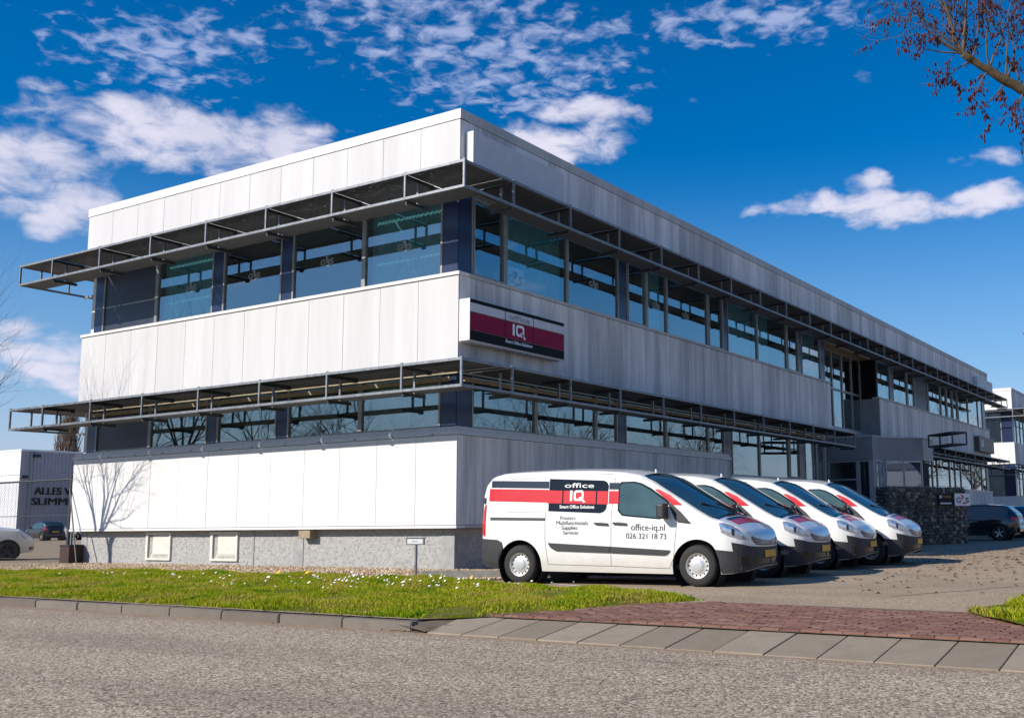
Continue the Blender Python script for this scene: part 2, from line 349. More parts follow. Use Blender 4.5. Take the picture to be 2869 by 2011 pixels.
# ------------------------------------------------------------------ mesh helpers
class MB:
    def __init__(s): s.v = []; s.f = []
    def add(s, vs, fs):
        o = len(s.v); s.v += [tuple(q) for q in vs]; s.f += [tuple(i + o for i in f) for f in fs]
    def box(s, x0, x1, y0, y1, z0, z1):
        if x0 > x1: x0, x1 = x1, x0
        if y0 > y1: y0, y1 = y1, y0
        s.add([(x0,y0,z0),(x1,y0,z0),(x1,y1,z0),(x0,y1,z0),(x0,y0,z1),(x1,y0,z1),(x1,y1,z1),(x0,y1,z1)],
              [(3,2,1,0),(4,5,6,7),(0,1,5,4),(1,2,6,5),(2,3,7,6),(3,0,4,7)])
    def prism(s, poly, z0, z1):
        n = len(poly)
        s.add([(x, y, z0) for x, y in poly] + [(x, y, z1) for x, y in poly],
              [tuple(reversed(range(n))), tuple(range(n, 2*n))] + [(i, (i+1) % n, n + (i+1) % n, n + i) for i in range(n)])
    def bar(s, a, b, w, h=None, upv=(0, 0, 1)):
        h = h or w; a = Vector(a); b = Vector(b); d = (b - a).normalized()
        u = Vector(upv)
        if abs(d.dot(u)) > .95: u = Vector((1, 0, 0))
        sd_ = d.cross(u).normalized(); u = sd_.cross(d)
        q = []
        for p in (a, b):
            for i, j in ((-1,-1),(1,-1),(1,1),(-1,1)): q.append(p + sd_ * (i*w/2) + u * (j*h/2))
        s.add(q, [(3,2,1,0),(4,5,6,7),(0,1,5,4),(1,2,6,5),(2,3,7,6),(3,0,4,7)])
    def tube(s, pts, rad, n=6, cap=True):
        pts = [Vector(p) for p in pts]
        if not hasattr(rad, '__len__'): rad = [rad] * len(pts)
        o = len(s.v); prev = None
        for i, p in enumerate(pts):
            d = (pts[min(i+1, len(pts)-1)] - pts[max(i-1, 0)]).normalized()
            u = Vector((0, 0, 1)) if abs(d.z) < .9 else Vector((1, 0, 0))
            if prev is not None: u = prev
            a = d.cross(u)
            if a.length < 1e-5: a = d.cross(Vector((0, 1, 0)))
            a.normalize(); b = a.cross(d).normalized(); prev = b
            for k in range(n):
                t = 2*math.pi*k/n; s.v.append(tuple(p + (a*math.cos(t) + b*math.sin(t)) * rad[i]))
        for i in range(len(pts)-1):
            for k in range(n):
                k2 = (k+1) % n
                s.f.append((o+i*n+k, o+i*n+k2, o+(i+1)*n+k2, o+(i+1)*n+k))
        if cap:
            s.f.append(tuple(o+k for k in reversed(range(n)))); s.f.append(tuple(o+(len(pts)-1)*n+k for k in range(n)))
    def lathe(s, prof, n=28, c=(0, 0, 0), axis='y'):
        """prof: (radius, along-axis)"""
        o = len(s.v)
        for r, a in prof:
            for k in range(n):
                t = 2*math.pi*k/n; q = (r*math.cos(t), a, r*math.sin(t))
                s.v.append((q[0]+c[0], q[1]+c[1], q[2]+c[2]))
        for i in range(len(prof)-1):
            for k in range(n):
                k2 = (k+1) % n
                s.f.append((o+i*n+k, o+(i+1)*n+k, o+(i+1)*n+k2, o+i*n+k2))
    def mesh(s, name, mat, smooth=False):
        m = bpy.data.meshes.new(name); m.from_pydata(s.v, [], s.f)
        if mat: m.materials.append(MATS[mat])
        if smooth: m.shade_smooth()
        m.update(); return m
    def build(s, name, mat, parent=None, smooth=False, fixn=False, bevel=0):
        m = s.mesh(name, mat, smooth)
        if fixn or bevel:
            bm = bmesh.new(); bm.from_mesh(m)
            bmesh.ops.recalc_face_normals(bm, faces=bm.faces)
            if bevel: bmesh.ops.bevel(bm, geom=list(bm.edges), offset=bevel, segments=2, affect='EDGES', profile=.5)
            bm.to_mesh(m); bm.free()
        return link(name, m, parent)
def link(name, data, parent=None):
    o = bpy.data.objects.new(name, data); COL.objects.link(o)
    if parent is not None: o.parent = parent
    return o
def thing(name, label, cat, loc=(0, 0, 0), rz=0, group=None):
    o = link(name, None); o.empty_display_size = .2; o.location = loc; o.rotation_euler = (0, 0, rz)
    return tag(o, label, cat, group)
def tag(o, label, cat, group=None):
    o['label'] = label; o['category'] = cat
    if group: o['group'] = group
    return o
def struct(o): o['kind'] = 'structure'; return o
def stuff(o): o['kind'] = 'stuff'; return o
_bx = {}
def pbox(name, mat, parent, x0, x1, y0, y1, z0, z1, bev=0):
    """box part; alike boxes share their mesh"""
    k = (round(x1-x0, 3), round(y1-y0, 3), round(z1-z0, 3), mat, bev)
    if k not in _bx:
        b = MB(); b.box(0, x1-x0, 0, y1-y0, 0, z1-z0); m = b.mesh(name, mat)
        if bev:
            bm = bmesh.new(); bm.from_mesh(m); bmesh.ops.bevel(bm, geom=list(bm.edges), offset=bev, segments=1, affect='EDGES'); bm.to_mesh(m); bm.free()
        _bx[k] = m
    o = link(name, _bx[k], parent); o.location = (x0, y0, z0)
    return o
def copy_tree(o, parent=None):
    c = o.copy(); COL.objects.link(c); c.parent = parent
    for ch in list(o.children): copy_tree(ch, c)
    return c
def text_geo(s, size, offset=0., spacing=1., extrude=0., align='LEFT', shear=0., res=3):
    cu = bpy.data.curves.new('t', 'FONT'); cu.body = s; cu.size = size; cu.offset = offset; cu.space_character = spacing
    cu.extrude = extrude; cu.align_x = align; cu.shear = shear; cu.resolution_u = res
    o = bpy.data.objects.new('t', cu); COL.objects.link(o)
    dg = bpy.context.evaluated_depsgraph_get(); me = bpy.data.meshes.new_from_object(o.evaluated_get(dg))
    v = [tuple(q.co) for q in me.vertices]; f = [tuple(q.vertices) for q in me.polygons]
    bpy.data.objects.remove(o); bpy.data.meshes.remove(me); bpy.data.curves.remove(cu)
    return v, f
def text_on(name, s, size, mat, parent, O, U, V, fit=None, **kw):
    """flat lettering whose baseline starts at O, running along U, up along V; fit = (width, height)"""
    v, f = text_geo(s, size, **kw)
    if fit:
        xs = [q[0] for q in v]; ys = [q[1] for q in v]
        sx = fit[0] / (max(xs) - min(xs)); sy = fit[1] / (max(ys) - min(ys)) if fit[1] else sx
        x0 = min(xs); y0 = min(ys) if fit[1] else 0
        v = [((q[0]-x0)*sx, (q[1]-y0)*sy, q[2]) for q in v]
    O = Vector(O); U = Vector(U); V = Vector(V); N = U.cross(V)
    b = MB(); b.add([O + U*q[0] + V*q[1] + N*q[2] for q in v], f)
    return b.build(name, mat, parent)
# ================================================================== ground
def yedge(x): return -8.62 - .033 * x
def sheet(name, poly, z, mat):
    b = MB(); b.add([(x, y, z) for x, y in poly], [tuple(range(len(poly)))])
    return struct(b.build(name, mat))
b = MB(); b.add([(-900, -900, -.2), (900, -900, -.2), (900, 900, -.2), (-900, 900, -.2)], [(0, 1, 2, 3)])
struct(b.build('ground', 'yard_asphalt'))
sheet('road', [(-70, -45), (70, -45), (70, yedge(70)), (-70, yedge(-70))], -.12, 'road_asphalt')
sheet('car_park', [(-120, yedge(-120) + .12), (6.9, yedge(6.9) + .12), (7.4, -7.9), (70, -9.9), (70, 140), (-120, 140)], 0, 'yard_asphalt')
# kerb in single stones, the last one dropped and tipped towards the drive
kerb = struct(MB().build('kerb', None)) if False else struct(link('kerb', None))
def stone_mesh(L, w, z0, z1, bev, mat, name):
    q = MB(); q.box(0, L, 0, w, z0, z1); m = q.mesh(name, mat)
    bm = bmesh.new(); bm.from_mesh(m); bmesh.ops.bevel(bm, geom=list(bm.edges), offset=bev, segments=2, affect='EDGES'); bm.to_mesh(m); bm.free()
    return m
ks = stone_mesh(1.094, .17, -.2, .0, .012, 'kerb_stone', 'kerb_stone')
x = 5.84; k = 0
while x > -26:
    o = link('kerb_stone', ks, kerb); o.location = (x - .0, yedge(x) + random.uniform(-.008, .008), -.012 + random.uniform(-.006, .006)); o.rotation_euler = (R(random.uniform(-1, 1)), 0, -.033 + random.uniform(-.006, .006))
    x -= 1.1; k += 1
ke = stone_mesh(.52, .17, -.2, 0, .03, 'kerb_stone', 'kerb_end_stone')
o = link('kerb_end_stone', ke, kerb); o.location = (6.97, yedge(6.97) + .01, -.02); o.rotation_euler = (0, R(5), R(28))
# drive apron of concrete slabs ramping up from the road
apron = struct(link('driveway_apron', None))
for i in range(16):
    x0 = 7.22 + i * .497
    if x0 > 15.2: break
    q = MB(); x1 = x0 + .487; yb = lambda xx: yedge(xx) - .06; yt = lambda xx: -8.02 - .033 * (xx - 6)
    dz = random.uniform(-.004, .004)
    tl = yt(x0) if i else yt(x0) - .38
    q.add([(x0, yb(x0), -.2), (x1, yb(x1), -.2), (x1, yt(x1), -.2), (x0, tl, -.2), (x0, yb(x0), -.108 + dz), (x1, yb(x1), -.108 + dz), (x1, yt(x1), .004 + dz), (x0, tl, .004 - .02 * (i == 0) + dz)],
          [(3,2,1,0),(4,5,6,7),(0,1,5,4),(1,2,6,5),(2,3,7,6),(3,0,4,7)])
    q.build('slab', 'slab_stone', apron, bevel=.008)
b = MB(); b.add([(6.6, yedge(6.6) - .02, -.114), (15.3, yedge(15.3) - .02, -.114), (15.3, -8.0, -.03), (6.6, -7.9, -.03)], [(0, 1, 2, 3)])
o = b.build('soil_bed', 'soil', apron)
b = MB(); b.add([(6.75, -8.86, -.05), (7.2, -8.93, -.10), (7.75, -7.85, .02), (7.2, -8.0, .03), (6.8, -8.45, .02)], [(0, 1, 2, 3, 4)]); b.build('soil_edge', 'soil', apron)
# red brick paving between apron and car park, laid in running bond
def in_poly(x, y, P):
    c = False; n = len(P); j = n - 1
    for i in range(n):
        xi, yi = P[i]; xj, yj = P[j]
        if (yi > y) != (yj > y) and x < (xj - xi) * (y - yi) / (yj - yi) + xi: c = not c
        j = i
    return c
BRK = [(7.45, -8.1), (15.2, -8.36), (15.2, -5.95), (11.0, -5.9), (9.0, -5.5), (8.2, -6.3), (7.9, -7.4)]
paving = struct(link('brick_paving', None))
bp = sheet('paving_bed', [(7.2, -8.2), (15.3, -8.4), (15.3, -5.9), (9.0, -5.42), (7.8, -6.6)], .004, 'soil'); bp.parent = paving; del bp['kind']
bm_ = stone_mesh(.207, .101, -.05, .016, .005, 'brick_red', 'brick')
spots = []
row = 0; y = -8.34
while y < -5.4:
    xx = 7.0 + (row % 2) * .105
    while xx < 15.2:
        if in_poly(xx + .1, y + .05 - .033 * (xx - 8), BRK): spots.append((xx, y - .033 * (xx - 8)))
        xx += .2105
    y += .1045; row += 1
spots.sort(key=lambda q: -((q[0] - CAM.x) ** 2 + (q[1] - CAM.y) ** 2) if False else (q[0] - CAM.x) ** 2 + (q[1] - CAM.y) ** 2)
near = [q for q in spots if q[0] < 13.6][:300]; ns = set(near)
for q in near:
    o = link('brick', bm_, paving); o.location = (q[0], q[1], .004 + random.uniform(-.003, .004)); o.rotation_euler = (R(random.uniform(-.6, .6)), R(random.uniform(-.5, .5)), -.033 + R(random.uniform(-.6, .6)))
rest = MB()
tv = [tuple(v.co) for v in bm_.vertices]; tf = [tuple(p.vertices) for p in bm_.polygons]
for q in spots:
    if q in ns: continue
    dz = random.uniform(-.003, .004); c, s_ = math.cos(-.033), math.sin(-.033)
    rest.add([(q[0] + v[0]*c - v[1]*s_, q[1] + v[0]*s_ + v[1]*c, v[2] + .004 + dz) for v in tv], tf)
stuff(rest.build('bricks', 'brick_red', paving))
# lawn
LAWN = [(-26, -4.6), (-13.5, -4.3), (-10.6, -3.6), (-6.5, -2.2), (-1.7, -2.45), (2.2, -2.5), (3.25, -2.75), (3.5, -3.45), (5.2, -3.72), (6.4, -3.6), (8.3, -4.95), (8.75, -5.2), (8.35, -5.9), (8.0, -7.0), (7.75, -7.9), (7.3, -8.3), (6.9, -8.68), (-26, -7.59)]
def lawn_h(x, y):
    """gentle hump that dies out to nothing at the lawn's border"""
    x = np.asarray(x, float); y = np.asarray(y, float); d2 = np.full(x.shape, 9.0)
    for (ax, ay), (bx, by) in zip(LAWN, LAWN[1:] + LAWN[:1]):
        t = np.clip(((x - ax)*(bx - ax) + (y - ay)*(by - ay))/((bx - ax)**2 + (by - ay)**2), 0, 1)
        d2 = np.minimum(d2, (x - ax - t*(bx - ax))**2 + (y - ay - t*(by - ay))**2)
    e = np.clip(np.sqrt(d2)/.6, 0, 1)
    r = -.004 + .055*e + .018*np.sin(x*1.7 + y)*np.sin(y*2.1 - x*.6)*e
    return r if r.shape else float(r)
def blob_sheet(name, P, step, zf, mat):
    xs = [q[0] for q in P]; ys = [q[1] for q in P]
    bm = bmesh.new(); vs = [bm.verts.new((x, y, 0)) for x, y in P]; f = bm.faces.new(vs)
    for ax, lo, hi in ((0, min(xs), max(xs)), (1, min(ys), max(ys))):
        t = lo + step
        while t < hi:
            co = Vector((t, 0, 0)) if ax == 0 else Vector((0, t, 0)); no = Vector((1, 0, 0)) if ax == 0 else Vector((0, 1, 0))
            bmesh.ops.bisect_plane(bm, geom=list(bm.verts) + list(bm.edges) + list(bm.faces), plane_co=co, plane_no=no)
            t += step
    for v in bm.verts: v.co.z = zf(v.co.x, v.co.y)
    bmesh.ops.recalc_face_normals(bm, faces=bm.faces)
    m = bpy.data.meshes.new(name); bm.to_mesh(m); bm.free(); m.materials.append(MATS[mat]); m.shade_smooth()
    if m.polygons and m.polygons[0].normal.z < 0: m.flip_normals()
    return link(name, m)
struct(blob_sheet('lawn', LAWN, .3, lawn_h, 'lawn_soil'))
PATCH = [(12.2, -5.95), (12.5, -4.6), (13.4, -3.6), (18, -2.5), (18, -7.6), (13.3, -7.55), (12.85, -7.0)]
struct(blob_sheet('verge', PATCH, .4, lambda x, y: .02 + .03 * math.sin(x * 3) * math.sin(y * 2.6) + .02, 'lawn_soil'))
def scatter(P, n, lim=None):
    xs = [q[0] for q in P]; ys = [q[1] for q in P]
    x = rng.uniform(max(min(xs), lim[0] if lim else -99), min(max(xs), lim[1] if lim else 99), n); y = rng.uniform(min(ys), max(ys), n)
    c = np.zeros(n, bool); j = len(P) - 1
    for i in range(len(P)):
        xi, yi = P[i]; xj, yj = P[j]
        if yi != yj:
            t = ((yi > y) != (yj > y)) & (x < (xj - xi) * (y - yi) / (yj - yi) + xi); c ^= t
        j = i
    return x[c], y[c]
def grass(name, P, n, zf, lim=None, h=(.022, .062), label=None):
    x, y = scatter(P, n, lim); m = len(x)
    den = np.sin(x * 2.1 + 1.3 * np.sin(y * 1.9)) * np.sin(y * 2.7 + np.sin(x * 1.1)) + .6 * np.sin(x * 5.3 + y * 3.1)
    keep = rng.random(m) < np.clip(.62 + .5 * den, .10, 1); x = x[keep]; y = y[keep]; den = den[keep]; m = len(x)
    z = np.array(np.broadcast_to(zf(x, y), x.shape)) - .004
    bare = rng.random(m) < np.clip(z/.03 + .25 + .5*rng.random(m), .2, 1); x = x[bare]; y = y[bare]; z = z[bare]; den = den[bare]; m = len(x)
    hh = rng.uniform(h[0], h[1], m) ** 1.0 * np.clip(1 + .45 * den, .35, 1.7); w = rng.uniform(.005, .011, m); a = rng.uniform(0, 6.283, m); l = rng.uniform(.1, .75, m) * hh; la = rng.uniform(0, 6.283, m)
    V = np.zeros((m, 4, 3)); ca, sa = np.cos(a) * w, np.sin(a) * w
    V[:, 0] = np.stack([x - ca, y - sa, z], 1); V[:, 1] = np.stack([x + ca, y + sa, z], 1)
    mx = x + np.cos(la) * l * .35; my = y + np.sin(la) * l * .35
    V[:, 2] = np.stack([mx + ca * .7, my + sa * .7, z + hh * .6], 1); V[:, 3] = np.stack([x + np.cos(la) * l, y + np.sin(la) * l, z + hh], 1)
    me = bpy.data.meshes.new(name); me.vertices.add(4 * m); me.vertices.foreach_set('co', V.ravel())
    tri = np.array([[0, 1, 2], [0, 2, 3]]); F = (np.arange(m)[:, None, None] * 4 + tri[None]).reshape(-1)
    me.loops.add(len(F)); me.loops.foreach_set('vertex_index', F.astype(np.int32))
    me.polygons.add(2 * m); me.polygons.foreach_set('loop_start', np.arange(0, 6 * m, 3, dtype=np.int32)); me.polygons.foreach_set('loop_total', np.full(2 * m, 3, np.int32))
    me.update(calc_edges=True); me.materials.append(MATS['grass_blade'])
    o = stuff(link(name, me)); return tag(o, label, 'grass')
grass('lawn_grass', LAWN, 520000, lawn_h, (-15, 9), label='short green grass of the lawn between kerb and building')
grass('verge_grass', [(12.2, -5.95), (12.5, -4.6), (13.4, -3.6), (14.5, -3.6), (14.5, -7.4), (13.3, -7.4), (12.85, -6.9)], 26000, lambda x, y: .03, None, (.03, .10), label='tufty grass of the small verge at the right edge of the drive')
# flowers in the lawn
def flowers(name, pts, r, mat, label, cat, zc=.075):
    q = MB()
    for (x, y) in pts:
        z = lawn_h(x, y) + zc + random.uniform(-.015, .02); rr = r * random.uniform(.7, 1.25); t0 = random.random() * 6
        tx, ty = random.uniform(-.2, .5), random.uniform(.2, .9)
        ring = [(x + rr*math.cos(t0 + k*math.pi/4), y + rr*math.sin(t0 + k*math.pi/4), z + rr*(tx*math.cos(t0 + k*math.pi/4) + ty*math.sin(t0 + k*math.pi/4))) for k in range(8)]
        q.add([(x, y, z + .006), *ring], [(0, 1 + k, 1 + (k + 1) % 8) for k in range(8)])
    return tag(stuff(q.build(name, mat)), label, cat)
pts = []
for cx_, cy_, n, s in ((1.0, -4.2, 34, 1.0), (2.6, -4.6, 26, .9), (4.2, -5.0, 14, .9), (.2, -5.6, 16, .8), (-2.6, -4.4, 10, .9), (-5.5, -5.0, 7, 1.2), (-9, -4.8, 5, 1.0), (5.8, -4.6, 4, .6), (2.8, -6.4, 8, .7)):
    for _ in range(n):
        p_ = (random.gauss(cx_, s), random.gauss(cy_, s * .55))
        if in_poly(*p_, LAWN): pts.append(p_)
flowers('daisies', pts, .019, 'daisy', 'white daisies sprinkled through the lawn', 'flowers')
flowers('dandelions', [(-3.6, -2.9), (-2.9, -3.5), (-1.6, -3.4), (2.0, -2.75), (-.9, -3.3), (-5.2, -3.4), (3.0, -3.1)], .036, 'dandelion', 'yellow dandelions in the upper edge of the lawn', 'flowers')
# gravel bed at the wall foot
GRV = [(-15.2, .6), (3.3, .6), (3.3, -2.05), (3.0, -2.6), (-1.7, -2.55), (-6.5, -2.3), (-10.6, -3.7), (-15.2, -4.4)]
sheet('gravel_bed', GRV, .006, 'soil')
gx, gy = scatter([(-14.4, .3), (3.2, .3), (3.2, -2.1), (2.7, -2.55), (-6.5, -2.35), (-10.6, -3.75), (-14.4, -4.2)], 15000)
q = MB(); F8 = [(0,2,4),(2,1,4),(1,3,4),(3,0,4),(2,0,5),(1,2,5),(3,1,5),(0,3,5)]
for x, y in zip(gx, gy):
    s = random.uniform(.018, .042); a = random.random() * 3.14; c, s_ = math.cos(a), math.sin(a); e = random.uniform(.6, 1)
    q.add([(x + c*s, y + s_*s, .02), (x - c*s, y - s_*s, .02), (x - s_*s*e, y + c*s*e, .02), (x + s_*s*e, y - c*s*e, .02), (x + .004, y, .02 + s*.7), (x, y, .004)], F8)
tag(stuff(q.build('gravel', 'pebble')), 'tan gravel strip along the foot of the office wall', 'gravel')
o = pbox('edging_strip', 'kerb_concrete', None, 0, 2.3, 0, .07, -.1, .055); o.location = (1.5, -2.72, 0); o.rotation_euler = (0, 0, R(26)); struct(o)
# bay line, thin dark line on the tarmac, fallen leaves
def strip(name, a, b_, w, z, mat):
    a = Vector((*a, 0)); b_ = Vector((*b_, 0)); n = (b_ - a).normalized(); s_ = Vector((-n.y, n.x, 0)) * (w / 2)
    q = MB(); q.add([(*(a - s_).xy, z), (*(b_ - s_).xy, z), (*(b_ + s_).xy, z), (*(a + s_).xy, z)], [(0, 1, 2, 3)]); return struct(q.build(name, mat))
strip('bay_line', (8.3, -4.75), (2.2, -1.75), .09, .004, 'line_paint').hide_render = False
for yy in (.9, 3.5):
    strip('bay_line', (9.3, yy - 2.2), (3.2, yy - 1.9), .09, .004, 'line_paint')
strip('tarmac_dark_line', (10.7, -3.75), (12.6, .6), .022, .004, 'rubber')
q = MB()
for _ in range(900):
    x = random.gauss(10.0, 1.8); y = random.uniform(-3.5, 16)
    if random.random() > .15 + .85 * min(1, max(0, (y + 3.5) / 9)): continue
    if x < 8.6 and y < 6: continue
    s = random.uniform(.025, .065); a = random.random() * 6.28; c, s_ = math.cos(a) * s, math.sin(a) * s
    q.add([(x + c, y + s_, .012), (x - s_*.6, y + c*.6, .02 + random.random()*.02), (x - c, y - s_, .01), (x + s_*.6, y - c*.6, .012)], [(0, 1, 2, 3)])
for _ in range(120):
    x = random.uniform(4, 9); y = yedge(x) + random.gauss(.35, .2); s = random.uniform(.012, .03); a = random.random() * 6.28; c, s_ = math.cos(a) * s, math.sin(a) * s
    if x > 7.0: continue
    z = .006
    if y < yedge(x) + .17: z = .004
    if y < yedge(x): z = -.114
    q.add([(x + c, y + s_, z), (x - s_*.6, y + c*.6, z + .012), (x - c, y - s_, z), (x + s_*.6, y - c*.6, z)], [(0, 1, 2, 3)])
tag(stuff(q.build('fallen_leaves', 'leaf_litter')), 'brown fallen leaves scattered over the sunlit tarmac', 'leaves')

# ================================================================== office building
OB = thing('office_building', 'long two-storey office block with white cladding bands, ribbon windows and metal sun shades', 'building')
XL = -14.4
class Face:
    """facade frame: u along the wall, o outwards, z up"""
    def __init__(s, kind, base=0.): s.k = kind; s.b = base
    def p(s, u, o, z): return (u, s.b - o, z) if s.k == 'L' else (s.b + o, u, z)
    def box(s, mb, u0, u1, o0, o1, z0, z1):
        a = s.p(u0, o0, z0); c = s.p(u1, o1, z1); mb.box(a[0], c[0], a[1], c[1], z0, z1)
    def pbox(s, name, mat, par, u0, u1, o0, o1, z0, z1, bev=0):
        a = s.p(u0, o0, z0); c = s.p(u1, o1, z1)
        return pbox(name, mat, par, min(a[0], c[0]), max(a[0], c[0]), min(a[1], c[1]), max(a[1], c[1]), z0, z1, bev)
FL, FR = Face('L'), Face('R')
def band(face, us, z0, z1, mat, par, name='wall_band'):
    core = MB(); face.box(core, us[0] + (.021 if face.k == 'R' else 0), us[-1] - (.022 if face.k == 'L' else 0), -.25, -.021, z0, z1)
    c = core.build(name, 'grey_fascia', par)
    for a, d_ in zip(us[:-1], us[1:]):
        dz = random.uniform(-.002, .002)
        face.pbox('panel', mat, c, round(a + .006, 3), round(d_ - .006, 3), -.019, random.choice((-.001, 0, .001)), z0, z1)
    return c
def lin(a, b_, n): return [a + (b_ - a) * i / n for i in range(n + 1)]
usL = lin(XL, 0, 12)
def usR(a, b_):
    r = [a]; u = .62
    while u < b_ - .3:
        if u > a + .3: r.append(u)
        u += 1.245
    return r + [b_]
YE = 54.4
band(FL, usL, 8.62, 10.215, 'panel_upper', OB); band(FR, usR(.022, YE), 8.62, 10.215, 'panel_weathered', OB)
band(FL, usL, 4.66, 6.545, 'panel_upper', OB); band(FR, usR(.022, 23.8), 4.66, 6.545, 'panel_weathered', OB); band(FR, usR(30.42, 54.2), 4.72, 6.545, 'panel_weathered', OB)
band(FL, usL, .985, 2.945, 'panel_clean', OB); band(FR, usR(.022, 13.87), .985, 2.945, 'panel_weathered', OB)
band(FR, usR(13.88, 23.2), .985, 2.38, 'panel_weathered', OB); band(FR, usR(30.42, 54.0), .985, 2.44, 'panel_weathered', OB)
# copings, sills, foot trims: one strip per facade
def strips(name, mat, items):
    for it in items:
        f, u0, u1, o0, o1, z0, z1 = it; f.pbox(name, mat, OB, u0, u1, o0, o1, z0, z1)
strips('coping', 'coping', [(FL, XL - .02, .02, -.3, .02, 10.225, 10.46)])
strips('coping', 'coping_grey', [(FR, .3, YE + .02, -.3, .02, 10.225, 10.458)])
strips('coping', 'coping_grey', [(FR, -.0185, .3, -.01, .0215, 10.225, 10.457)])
strips('sill', 'coping', [(FL, XL - .03, .035, -.34, .035, 6.555, 6.632)])
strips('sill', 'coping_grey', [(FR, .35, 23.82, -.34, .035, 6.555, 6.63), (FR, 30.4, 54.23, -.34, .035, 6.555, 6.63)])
strips('sill', 'aluminium_grey', [(FL, XL - .03, .03, -.2, .03, 2.955, 3.05), (FR, .2, 13.89, -.2, .03, 2.955, 3.048), (FL, XL, -.02, -.34, -.03, 3.055, 3.14), (FR, .35, 13.89, -.34, -.03, 3.055, 3.138),
                                  (FR, 13.895, 23.22, -.34, .03, 2.385, 2.47), (FR, 30.4, 54.02, -.34, .03, 2.445, 2.53)])
strips('foot_trim', 'panel_clean', [(FL, XL - .015, .015, -.3, .015, .915, .975)])
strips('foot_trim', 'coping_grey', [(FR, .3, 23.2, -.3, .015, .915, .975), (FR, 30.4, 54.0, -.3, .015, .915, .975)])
for uu in np.arange(-13.9, 0, 1.2): pbox('bolt', 'galvanised', OB, uu, uu + .03, -.055, -.03, 2.97, 3.0)
# side, rear and roof of the block
q = MB()
q.box(XL, -.26, .3, YE, 10.2, 10.28); q.build('roof', 'roofing', OB)
q = MB()
q.box(XL + .0, XL + .25, .26, YE, .92, 10.2); q.box(XL, -.3, YE - .25, YE, .92, 10.2); q.build('side_wall', 'panel_clean', OB)
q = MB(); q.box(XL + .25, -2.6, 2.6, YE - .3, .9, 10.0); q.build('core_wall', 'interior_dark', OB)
q = MB()
for z0, z1 in ((.86, .91), (4.45, 4.655), (8.56, 8.615)):
    q.box(XL + .1, -.26, .26, 23.75, z0, z1); q.box(XL + .1, -.26, 30.45, YE - .3, z0, z1)
q.box(XL + .1, -1.0, 23.75, 30.45, 8.56, 8.61)
q.build('floor_slab', 'ceiling', OB)
# plinth
q = MB(); q.box(XL + .24, -.24, .24, 23.2, -.1, .91); q.box(XL + .24, -.24, 30.4, 54, -.1, .91); PL = q.build('plinth', 'roughcast', OB)
for u0, u1 in ((-.62, -.235), (-5.35, -5.0), (-6.85, -6.78), (-13.0 - 1.16, -13.9)):
    pbox('pier', 'concrete', PL, u0, u1, .225, .30, -.1, .905)
pbox('pier', 'concrete', PL, -.3, -.225, .302, .72, -.1, .905)
for yy in (7, 14, 20.8): pbox('pier', 'concrete', PL, -.3, -.225, yy, yy + .4, -.1, .905)
for u0 in (-11.13, -8.43):
    q = MB(); w = 1.06; y0, y1 = .19, .30
    q.box(u0, u0 + .09, y0, y1, .13, .87); q.box(u0 + w - .06, u0 + w, y0, y1, .13, .87); q.box(u0 + .09, u0 + w - .06, y0, y1, .81, .87); q.box(u0 + .09, u0 + w - .06, y0, y1, .13, .19)
    bw = q.build('basement_window', 'basement_frame', OB)
    pbox('shutter', 'basement_frame', bw, u0 + .27, u0 + w - .09, .225, .232, .30, .80)
    for k in range(3): pbox('louvre', 'basement_frame', bw, u0 + .25, u0 + w - .07, .20, .222, .20 + k * .035, .222 + k * .035)
pbox('vent_box', 'vent_box', OB, -4.95, -4.55, .02, .24, .70, .905, .01)

